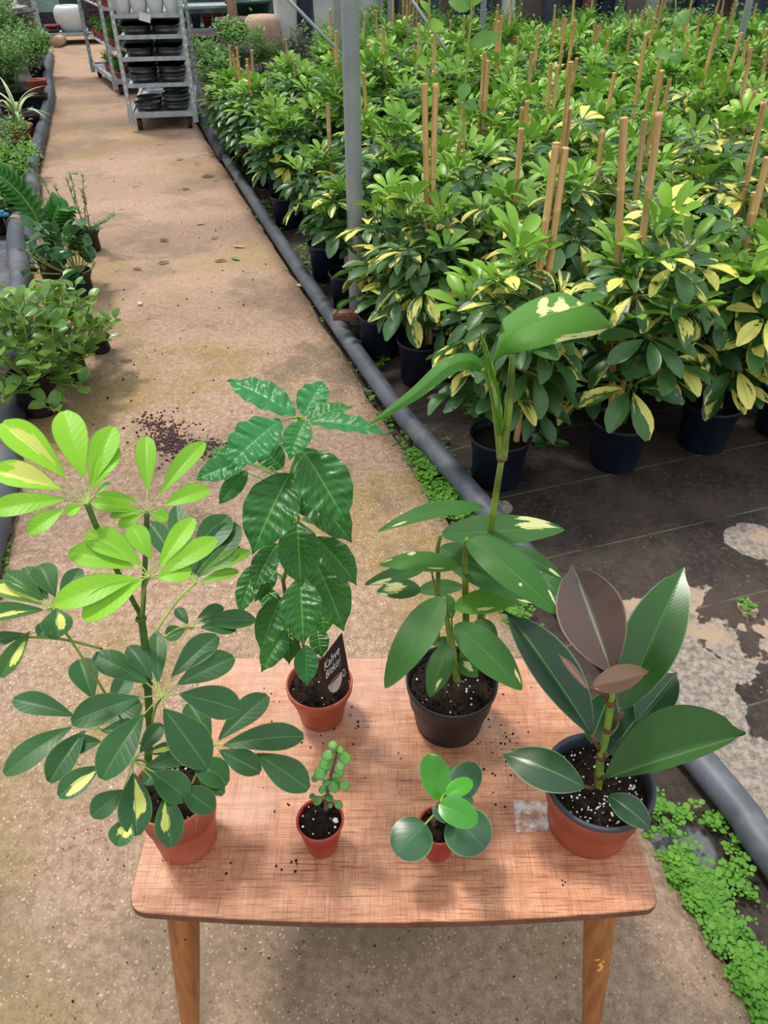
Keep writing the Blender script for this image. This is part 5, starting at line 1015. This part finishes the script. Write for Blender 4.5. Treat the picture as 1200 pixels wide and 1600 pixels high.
for k, x in enumerate((-.20, -.065, .07, .205)):
    for row in range(2):
        o = link('white_pot', WPM); o.location = T1(x, .09 + row * .2, .877); tag(o, ['leftmost', 'second from left', 'third from left', 'rightmost'][k] + (' white rounded pot in front on the top trolley shelf' if not row else ' white rounded pot in the back row of the trolley'), 'pot', 'white pots on the trolley')
root = thing('paper_sign', 'white paper slip hanging over the upper shelf of the trolley', 'paper', T1(-.02, -.005, .86)); mb = MB(); R_ = Matrix.Rotation(.25, 3, 'Y'); mb.box((0, 0, 0), (.095, .002, .06), R_); part('sheet', mb, M['white'], root, (0, 0, 0), smooth=False)
mb = MB(); rq = random.Random(2)
for k in range(8): mb.blob((rq.uniform(-.05, .05), rq.uniform(-.02, .02), .012), .012, lv=1, jit=.6)
o = link('rubble', mb.mesh('rubble', M['brick'])); o.location = T1(-.17, .06, .137); tag(o, 'broken brick crumbs on the lowest trolley shelf', 'rubble', kind='stuff')
# trolley 2
a_ = G(180, 150, 0); b_ = G(146, 122, 0); d_ = (b_ - a_); ang2 = math.atan2(-d_.x, d_.y); c0 = a_ + Matrix.Rotation(ang2, 3, 'Z') @ V((.30, -.02, 0))
r2, T2 = trolley('steel trolley of small terracotta potted plants parked behind the bowl trolley', c0, ang2, .56, 1.35, 1.9, [.43, .78])
r = random.Random(12); small = [bush_mb(800 + q, .07, .12, 150, .035, .5, 'ovate', stems=6) for q in range(3)]; small = [(a.mesh('foliage', M['bush']), b.mesh('stem', M['dstem'])) for a, b in small]; SP, SS = pot_mesh(M['pot_terra'], .055, .07, .042, 16)
for zi, z in enumerate((.138, .436, .786)):
    for i in range(3):
        for j in range(6):
            if zi == 0 and (j > 3 or i > 1): continue
            root = thing('small_potted_plant', f'small leafy plant in a terracotta pot on the {["lowest", "middle", "upper"][zi]} shelf of the rear trolley', 'plant', T2(-.18 + .17 * i, .14 + .2 * j, z), f'small plants on the {["lowest", "middle", "upper"][zi]} trolley shelf'); link('pot', SP, root); link('soil', SS, root); fm, sm = small[(i + j) % 3]
            o = link('foliage', fm, root, (0, 0, .06)); o['kind'] = 'stuff'; link('stem', sm, root, (0, 0, .06))
for (x, y, z, col_, lb) in ((.0, .25, .138, 'bluepl', 'pale blue tray corner on the rear trolley'), (.18, .12, .20, 'white', 'pinkish white card box on the rear trolley')):
    root = thing('plastic_box', lb, 'box', T2(x, 1.08, z) if col_ == 'bluepl' else T2(.2, 1.1, .138)); mb = MB(); mb.box((0, 0, .03), (.12, .16, .06)); mb.box((0, 0, .064), (.13, .17, .006)); part('shell', mb, M[col_], root, (0, 0, 0), smooth=False)
# trolley 3 across the path end
a_ = G(68, 72, 0); c0 = a_ + ET * .72
r3, T3 = trolley('low steel cart across the far end of the path with a white urn on it', c0, A0, 1.45, .62, 1.6, [])
root = thing('white_urn', 'large white rounded rectangular urn pot on the cart at the path end', 'pot', T3(-.28, .3, .137)); mb = MB(); mb.lathe((0, 0, 0), [(.0, 0), (.13, 0), (.15, .015), (.19, .08), (.212, .16), (.212, .24), (.195, .30), (.165, .33), (.14, .335), (.135, .31), (.17, .2), (.0, .1)], 36, jit=.04); part('body', mb, M['white'], root, (0, 0, 0))
for lb, col_, x, z, r_ in (('shallow dark dish on the cart left of the white urn', 'dgrey', -.55, .137, .13), ('red bowl stacked above the dark dish', 'redpl', -.55, .19, .12)):
    root = thing('shallow_bowl', lb, 'bowl', T3(x, .2, z)); mb = MB(); mb.lathe((0, 0, 0), [(0, 0), (r_ * .5, 0), (r_, .05), (r_ * .95, .052), (0, .012)], 24); part('body', mb, M[col_], root, (0, 0, 0))
for lb, px, Y, w, h, mt in (('pale green glazed panel standing behind the cart at the path end', 74, 14.6, .42, 1.1, simple('pale_green_panel', (.30, .50, .40), .35)), ('grey brown board leaning behind the rubble trough at top left', 34, 14.2, .40, 1.1, simple('grey_board', (.20, .18, .17), .8)), ('dark solid bench in shadow behind the low cart', 150, 15.0, 1.9, .30, M['dgrey'])):  # last entry is a dark block added to keep the gap under the cart dark
    q = PY(px, 20, Y); root = thing('dark_backing' if 'bench' in lb else 'panel', lb, 'bench' if 'bench' in lb else 'panel', V((q.x, Y, 0))); R_ = Matrix.Rotation(A0, 3, 'Z'); mb = MB(); P_, F_ = beveled_box((w, .04 if h > .5 else .4, h), .01)
    mb.add([R_ @ p + V((0, 0, h / 2)) for p in P_], F_); part('sheet' if h > .5 else 'top', mb, mt, root, (0, 0, 0), smooth=False)
    mb = MB()
    for sx in (-1, 1): mb.box(R_ @ V((sx * (w / 2 - .02), -.03, h / 2)), (.03, .03, h), R_)
    part('frame', mb, M['steel'], root, (0, 0, 0), smooth=False)
root = thing('log_end', 'pale round log end under the cart at the path end', 'log', G(88, 75, 0)); mb = MB(); mb.tube([V((0, 0, .07)), V((0, .3, .07))], .07, 20); part('wood', mb, M['tanclay'], root, (0, 0, 0))
for k in range(3):
    for z in range(4):
        root = thing('crate', 'maroon slatted crate in the stack behind the white urn', 'crate', T3(.12 + .30 * k, .35, .137 + z * .13) , 'maroon crates on the cart'); mb = MB()
        for zz in (.02, .055, .09): 
            for y in (-.12, .12): mb.box((0, y, zz), (.27, .008, .022))
            for x in (-.135, .135): mb.box((x, 0, zz), (.008, .24, .022))
        for x in (-.13, .13):
            for y in (-.115, .115): mb.box((x, y, .055), (.016, .016, .11))
        part('slat', mb, simple('maroon_plastic', (.06, .022, .035), .6) if (k, z) == (0, 0) else bpy.data.materials['maroon_plastic'], root, (0, 0, 0), smooth=False, kind='stuff')
# rubble tub at top left
root = thing('rubble_tub', 'dark trough heaped with grey stone chunks at the top left corner', 'tub', G(10, 92, GZ)); mb = MB(); mb.lathe((0, 0, .1), [(.0, 0), (.34, 0), (.40, .1), (.50, .42), (.52, .43), (.52, .45), (.49, .45), (.42, .2), (0, .15)], 24); part('trough', mb, M['dgrey'], root, (0, 0, 0))
rq = random.Random(9); M['stone'] = simple('grey_stone', (.38, .34, .32), .85, var=.25, sc=15)
for k in range(26):
    a = rq.random() * 6.28; q = .42 * sqrt(rq.random()); o = link('stone_chunk', None) if False else None; mb = MB(); mb.blob((0, 0, 0), .09 * rq.uniform(.6, 1.2), lv=1, jit=.7, sq=(1.3, 1, .55)); o = link('stone_chunk', mb.mesh('stone_chunk', M['stone'])); o.data.polygons.foreach_set('use_smooth', [False] * len(o.data.polygons))
    o.location = root.location + V((q * cos(a), q * sin(a), .50 + .14 * (1 - (q / .42) ** 2) + rq.uniform(-.02, .03))); o.rotation_euler = (rq.uniform(-.3, .3), rq.uniform(-.3, .3), rq.random() * 6); tag(o, 'angular grey stone chunk heaped in the dark trough at the top left', 'stone', 'stone chunks in the trough')

# ================================================================ BACK ROW PLANTERS
def planter(label, px, wpx, Y, mat, H=.95, shape='tall', y_px=40):
    q = PY(px, 50, Y); R = wpx / 2 * pxm(q); root = thing('tall_planter', label, 'planter', V((q.x, Y, GZ))); mb = MB()
    if shape == 'tall': mb.lathe((0, 0, 0), [(0, .0), (R * .72, 0), (R * .76, .02), (R * .92, H * .55), (R, H * .9), (R * 1.05, H * .9 + .01), (R * 1.05, H), (R * .96, H), (R * .93, H * .85), (0, H * .83)], 28, jit=.03)
    elif shape == 'square':
        for z0, z1, k0, k1 in ((0, H, .8, 1),): mb.box((0, 0, H / 2), (2 * R * .9, 2 * R * .9, H), taper=1.12); mb.box((0, 0, H - .02), (2 * R * 1.08, 2 * R * 1.08, .05))
    part('body', mb, M[mat] if isinstance(mat, str) else mat, root, (0, 0, 0), smooth=shape == 'tall')
M['navyp'] = simple('navy_planter', (.02, .03, .065), .45, var=.2, sc=4); M['slatebl'] = simple('slate_planter', (.06, .075, .12), .5, var=.25, sc=6, dirt=(.3, .32, .38), dirt_amt=.4); M['taupe'] = simple('taupe_planter', (.16, .12, .11), .7, var=.2, sc=5); M['rust'] = simple('rust_planter', (.17, .06, .05), .7)
BR = [(448, 38, 'white', 'leftmost tall white planter behind the shrubs, sack like'), (477, 30, 'slatebl', 'slate blue planter between the two left white ones'), (510, 40, 'white', 'second tall white planter just left of the pole'), (578, 44, 'white', 'wide white planter showing right of the pole'), (612, 22, 'dgrey', 'black planter right of the white one beside the pole'), (700, 30, 'taupe', 'taupe planter left of the climbing vine'), (720, 26, 'navyp', 'first navy planter behind the climbing vine'), (735, 10, 'white', 'slim white planter between the two navy ones by the vine'), (752, 22, 'navyp', 'second navy planter right of the slim white one'), (772, 14, 'taupe', 'narrow taupe planter beside the white ribbed one'), (791, 22, 'white', 'white ribbed planter in the middle of the back row'), (826, 34, 'taupe', 'wide taupe planter right of the white ribbed one'), (856, 24, 'slatebl', 'slate planter left of the navy pair'), (886, 30, 'navyp', 'left planter of the navy pair in the back row'), (912, 18, 'rust', 'rusty planter between navy ones in the back row'), (940, 32, 'navyp', 'navy planter behind the tall paired canes'), (985, 26, 'taupe', 'taupe planter left of the bright white right one'), (1011, 24, 'white', 'bright white planter at the right of the back row'), (1034, 16, 'taupe', 'thin taupe planter right of the bright white one'), (1060, 34, 'navyp', 'broad navy planter right of the thin taupe one'), (1096, 32, 'navyp', 'second broad navy planter toward the right corner'), (1125, 18, 'rust', 'rust red planter near the right corner'), (1158, 32, 'slatebl', 'pale slate planter near the right corner'), (1192, 30, 'navyp', 'navy planter at the top right corner')]
for k, (px, w, mt, lb) in enumerate(BR): planter(lb, px, w, 12.4 + .25 * (k % 2), mt, shape='square' if mt in ('navyp', 'taupe') and k % 3 else 'tall')
# items right of the trolley
root = thing('brown_tub', 'brown tub with a bare trunk standing in it right of the bowl trolley', 'pot', G(372, 80, GZ)); mb = MB(); mb.lathe((0, 0, 0), [(0, 0), (.22, 0), (.27, .36), (.28, .37), (.28, .40), (.255, .40), (.25, .3), (0, .3)], 28); part('pot', mb, M['taupe'], root, (0, 0, 0)); mb = MB(); mb.tube([V((-.02, 0, .3)), V((-.03, 0, .8)), V((-.03, .02, 1.5))], [.07, .065, .06], 10); part('trunk', mb, M['tanclay'], root, (0, 0, 0))
root = thing('green_tub', 'large dark green round tub behind the brown tub', 'pot', G(393, 66, GZ)); mb = MB(); mb.lathe((0, 0, 0), [(0, 0), (.24, 0), (.32, .5), (.34, .5), (.34, .55), (.31, .55), (.30, .4), (0, .4)], 28); part('pot', mb, M['greenpl'], root, (0, 0, 0))
root = thing('clay_planter', 'tan rounded clay planter to the left of the white planters', 'planter', G(415, 86, GZ)); mb = MB(); mb.lathe((0, 0, 0), [(0, 0), (.20, 0), (.26, .12), (.27, .3), (.24, .42), (.19, .47), (0, .48)], 28); part('body', mb, M['tanclay'], root, (0, 0, 0))
c0 = G(330, 62, 0); r4, T4 = trolley('steel cart with dark red and black pots behind the bowl trolley', c0, A0, .9, .6, 1.6, [.42])
for k in range(5):
    root = thing('stored_pot', ['black pot at the left of the rear cart', 'second black pot on the rear cart', 'dark red pot on the rear cart', 'second dark red pot on the rear cart', 'black pot at the right of the rear cart'][k], 'pot', T4(-.34 + .17 * k, .2, .137)); mb = MB(); mb.lathe((0, 0, 0), [(0, 0), (.055, 0), (.07, .15), (.078, .15), (.078, .18), (.07, .18), (0, .1)], 20); part('pot', mb, M['redpl' if k in (2, 3) else 'dgrey'], root, (0, 0, 0))
root = thing('cane_bundle', 'bundle of pale bamboo canes standing right of the pole at the back', 'canes', V((PY(640, 50, 12.2).x, 12.2, GZ)))
for k in range(9): o = link('cane', CANES[k % 4], root, ((k % 5 - 2) * .045, (k // 5) * .06, 0)); o.scale = (1.8, 1.8, 1.3)
for k, (px, lb, a, b) in enumerate(((601, 'thin steel brace slanting down left of the pole', (432, -20), (508, 58)), (0, 'thin steel brace slanting down right of the pole', (630, -20), (694, 74)))):
    P0 = PY(*a, 6.5); P1 = PY(*b, 6.2); P1 = P1 + (P1 - P0) * .6; root = thing('steel_brace', lb, 'pipe', P1); mb = MB(); mb.tube([P1, P0 + (P0 - P1) * .8], .012, 8); part('tube', mb, M['pole'], root)
for k, (px, Y, lb) in enumerate(((600, 7.2, 'second galvanised pole hidden behind the first'), (752, 9.5, 'slim grey pole at the back between the planters'), (1157, 7.6, 'slim grey pole rising from the hedge at top right'), (610, 10.0, 'far slim pole right of the steel pole'))):
    if k == 0: px = 528
    q = PY(px, 60, Y); root = thing('greenhouse_pole', lb, 'pole', V((q.x, Y, GZ))); mb = MB(); mb.lathe((0, 0, 0), [(.03, 0), (.03, 3.4)], 12); part('shaft', mb, M['pole'], root, (0, 0, 0))
# greenhouse shell beyond: back net wall and overhead tubes (they shade the path in soft bars)
mb = MB(); K = 40
for i in range(K): t = -8 + 24 * i / K; mb.box((ST(16.2, t + .3, .9)), (.6, .03, 1.8), Matrix.Rotation(A0, 3, 'Z'))
o = link('wall_back', mb.mesh('wall_back', simple('shade_net', (.05, .10, .085), .8, var=.4, sc=3), smooth=False)); o['kind'] = 'structure'
mb = MB(); MB_ = mb
for s, w in ((3.6, .10), (5.0, .06), (6.2, .12), (7.4, .05), (8.6, .10), (9.6, .14), (10.8, .12), (12, .2)): mb.tube([ST(s, -5, 3.4), ST(s, 9, 3.4)], w, 8)
o = link('ceiling_tubes', mb.mesh('ceiling_tubes', M['pole'])); o['kind'] = 'structure'

# ================================================================ WEEDS, DEBRIS
def weeds(label, spots, seed, size=.012, mat='weed'):
    r = random.Random(seed); mb = MB()
    for (cx, cy, sx, sy, n, h) in spots:
        for k in range(n):
            px, py = cx + r.gauss(0, sx), cy + r.gauss(0, sy); p = G(px, py, GZ); p.z += 0 
            s_, t_ = p.dot(ES), p.dot(ET)
            if -.54 < t_ < .79 or mnoise.noise(p * 16) < -.3: continue
            top = p + V((r.gauss(0, .008), r.gauss(0, .008), r.uniform(.3, 1) * h)); nn = r.choice((3, 3, 5)); nw = r.uniform(0, .5) * r.random()
            mb.tube([p, top], [.0007, .0005], 3, caps=False, col=(.3, 0, .2)); a0 = r.random() * 6
            for q in range(nn):
                a = a0 + q * 2 * pi / nn; L = size * r.choice((.6, .8, 1.0, 1.5)) * r.uniform(.8, 1.15); d = V((cos(a), sin(a), r.uniform(-.1, .3))); mb.leaf(top + d * L * .2, top + d * L, UP, L * .72, 'orb', nl=3, nw=2, col=(r.random() * .5, 0, nw), arch=.1)
    o = link('weeds', mb.mesh('weeds', M[mat])); tag(o, label, 'weeds', kind='stuff')
weeds('bright green clover like weeds along the broken path edge at bottom right', [(1035, 1318, 6, 14, 40, .02), (1052, 1345, 8, 14, 80, .025), (1075, 1375, 10, 14, 130, .03), (1092, 1405, 9, 16, 120, .03), (1112, 1440, 9, 16, 80, .03), (1130, 1462, 9, 14, 120, .03), (1150, 1490, 12, 14, 130, .035), (1178, 1535, 14, 18, 200, .035), (1198, 1570, 12, 16, 180, .03), (1215, 1600, 12, 16, 60, .03)], 1, .0125)
weeds('creeping weeds on the black soil between the path and the pipe at lower right', [(1065, 1270, 8, 9, 22, .02), (1117, 1288, 10, 5, 12, .02), (1132, 1315, 10, 14, 26, .025), (1135, 1360, 12, 14, 44, .03), (1112, 1400, 12, 10, 30, .03), (1160, 1398, 10, 5, 14, .02), (1025, 1255, 4, 9, 16, .02), (1080, 1340, 6, 8, 10, .02)], 2, .014)
weeds('dense green moss weeds between path and pipe behind the table plants', [(700, 770, 14, 22, 420, .03), (672, 735, 14, 20, 330, .03), (645, 700, 12, 16, 120, .025), (735, 820, 14, 20, 160, .02), (610, 650, 8, 14, 60, .02), (588, 600, 6, 18, 60, .02), (800, 960, 14, 25, 120, .02), (790, 1010, 12, 10, 60, .02), (560, 560, 5, 16, 30, .02), (500, 470, 8, 12, 30, .02)], 3, .012)
weeds('sparse weeds growing at the foot of the pole and hedge pots', [(600, 545, 16, 10, 90, .03), (760, 640, 20, 14, 60, .06), (835, 650, 14, 14, 50, .08), (1162, 950, 3, 6, 5, .03), (480, 420, 12, 16, 50, .03), (430, 340, 14, 16, 60, .05), (380, 270, 12, 18, 80, .06), (360, 230, 8, 10, 50, .05), (590, 570, 12, 8, 40, .02)], 4, .02)
weeds('green weeds along the left path edge beside the drain pipe', [(66, 200, 5, 18, 120, .05), (60, 240, 5, 18, 160, .06), (56, 280, 5, 18, 160, .06), (52, 320, 6, 22, 160, .06), (45, 380, 6, 26, 100, .04), (2, 790, 6, 26, 100, .03), (-2, 860, 8, 26, 100, .03), (30, 620, 6, 14, 60, .02)], 5, .022)
r = random.Random(3)
LBR = simple('dry_brown_leaf', (.14, .075, .03), .8, var=.3); LTN = simple('dry_tan_leaf', (.42, .32, .16), .8, var=.2); LGN = simple('wilted_green_leaf', (.12, .22, .07), .7)
DEB = [((256, 376), 20, 'b', 'dark dry leaf on the path level with the peperomias'), ((374, 386), 22, 't', 'curled tan leaf with a dark base near the right path edge'), ((345, 408), 22, 'b', 'brown leaf scrap just below the curled tan leaf'), ((368, 405), 20, 'g', 'flattened pale green leaf below the curled tan leaf'), ((215, 421), 18, 'b', 'dark twig like leaf scrap left on the path'), ((256, 411), 20, 'b', 'reddish brown leaf scrap in the middle of the path'), ((191, 326), 10, 't', 'pale leaf chip left of the path centre'), ((213, 290), 12, 't', 'pale leaf chip farther up the path'), ((326, 276), 20, 'b', 'thin brown leaf strip near the right path edge'), ((337, 282), 10, 'g', 'small green leaf beside the thin brown strip'), ((308, 257), 12, 'b', 'tiny brown leaf near the trolley'), ((250, 226), 12, 't', 'tan leaf chip below the trolley left wheel'), ((117, 271), 16, 'g', 'green leaf bit at the left of the path'), ((175, 247), 12, 't', 'tan chip in the upper path'), ((281, 249), 14, 'g', 'greenish leaf bit below the trolley'), ((314, 350), 16, 't', 'pale flat leaf chip in the path middle'), ((475, 448), 32, 't', 'long pale yellow leaf lying at the pipe'), ((290, 296), 14, 'b', 'small brown chip above the path middle'), ((680, 620), 30, 't', 'yellowed leaf lying beyond the pipe'), ((870, 690), 40, 'g', 'fallen umbrella leaflet on the black fabric'), ((335, 372), 16, 'g', 'pale green shred on the path'), ((705, 800), 26, 't', 'yellow leaf lying in the weeds by the pipe')]
for (px, L, c_, lb) in DEB:
    p = G(*px, .004 if -.54 < G(*px).dot(ET) < .79 else GZ + .008); a = r.uniform(-.7, .7); Lm = L * pxm(p); root_m = MB(); d = V((cos(a), sin(a), 0)); root_m.leaf(-d * Lm / 2, d * Lm / 2, UP, Lm * r.uniform(.25, .4), 'ovate', arch=.03, fold=.08, nl=9, nw=4, twist=.25, wave=.05, wf=1.2); o = link('fallen_leaf', root_m.mesh('fallen_leaf', {'b': LBR, 't': LTN, 'g': LGN}[c_])); o.location = p + V((0, 0, .003)); tag(o, lb, 'leaf', 'fallen leaves')
mb = MB(); r = random.Random(6)
for cx, cy, sx, sy, n in ((262, 685, 18, 16, 420), (300, 702, 26, 7, 260), (240, 665, 12, 10, 60), (340, 700, 18, 8, 60)):
    for k in range(n): p = G(cx + r.gauss(0, sx), cy + r.gauss(0, sy), 0); mb.blob(p + V((0, 0, .003)), r.uniform(.002, .0065), lv=1, jit=.6, sq=(1, 1, .5))
o = link('spilled_soil', mb.mesh('spilled_soil', simple('spilt_soil', (.07, .03, .03), .9, var=.5, sc=60))); tag(o, 'patch of spilled dark potting soil on the path behind the coffee plant', 'soil', kind='stuff')
mb = MB()
for k in range(90): p = G(r.uniform(120, 420), r.uniform(260, 700), 0); mb.blob(p + V((0, 0, .002)), r.uniform(.002, .005), lv=1, jit=.6)
for k in range(60): p = G(r.uniform(20, 900), r.uniform(1000, 1600), 0); mb.blob(p + V((0, 0, .001)), r.uniform(.001, .0022), lv=1, jit=.6)
o = link('grit', mb.mesh('grit', M['crumb'])); tag(o, 'dark specks of grit and soil scattered on the path', 'grit', kind='stuff')
root = thing('pebble', 'single pale pebble with a dark side in the path middle', 'stone', G(219, 477, 0)); mb = MB(); mb.blob((0, 0, .008), .012, lv=2, jit=.5, sq=(1, .8, .7)); part('stone', mb, M['perlite'], root, (0, 0, 0))
# old pipe stub lying at the pole foot
root = thing('pipe_stub', 'muddy black pipe stub lying on the soil right of the pole foot', 'pipe', G(600, 530, GZ)); mb = MB(); mb.tube([G(572, 527, .03), G(600, 523, .03), G(640, 520, .03)], [.03, .028, .028], 12); part('tube', mb, M['dgrey'], root); mb = MB(); mb.tube([G(566, 529, .03), G(585, 527, .03)], [.036, .036], 12); part('collar', mb, M['rstem'], root)
# umbrella leaf shoot growing on the fabric
root = thing('fallen_umbrella_leaf', 'dark seven fingered leaf lying over the fabric left of the front hedge pot', 'leaf', G(862, 700, GZ)); c_ = PY(857, 693, root.location.y + .02)
for (tx, ty) in ((828, 683), (846, 668), (870, 668), (892, 702), (885, 728), (849, 718), (835, 700)): hero_leaf('leaflet', root, M['hed'], (857 + (tx - 857) * .2, 693 + (ty - 693) * .2), (tx, ty), 14, c_.y, n=V((0, -.4, .9)).normalized(), prof='obovate', col=(.2, 0, .05), nl=8, nw=4, stalk=c_, stalkr=.001)
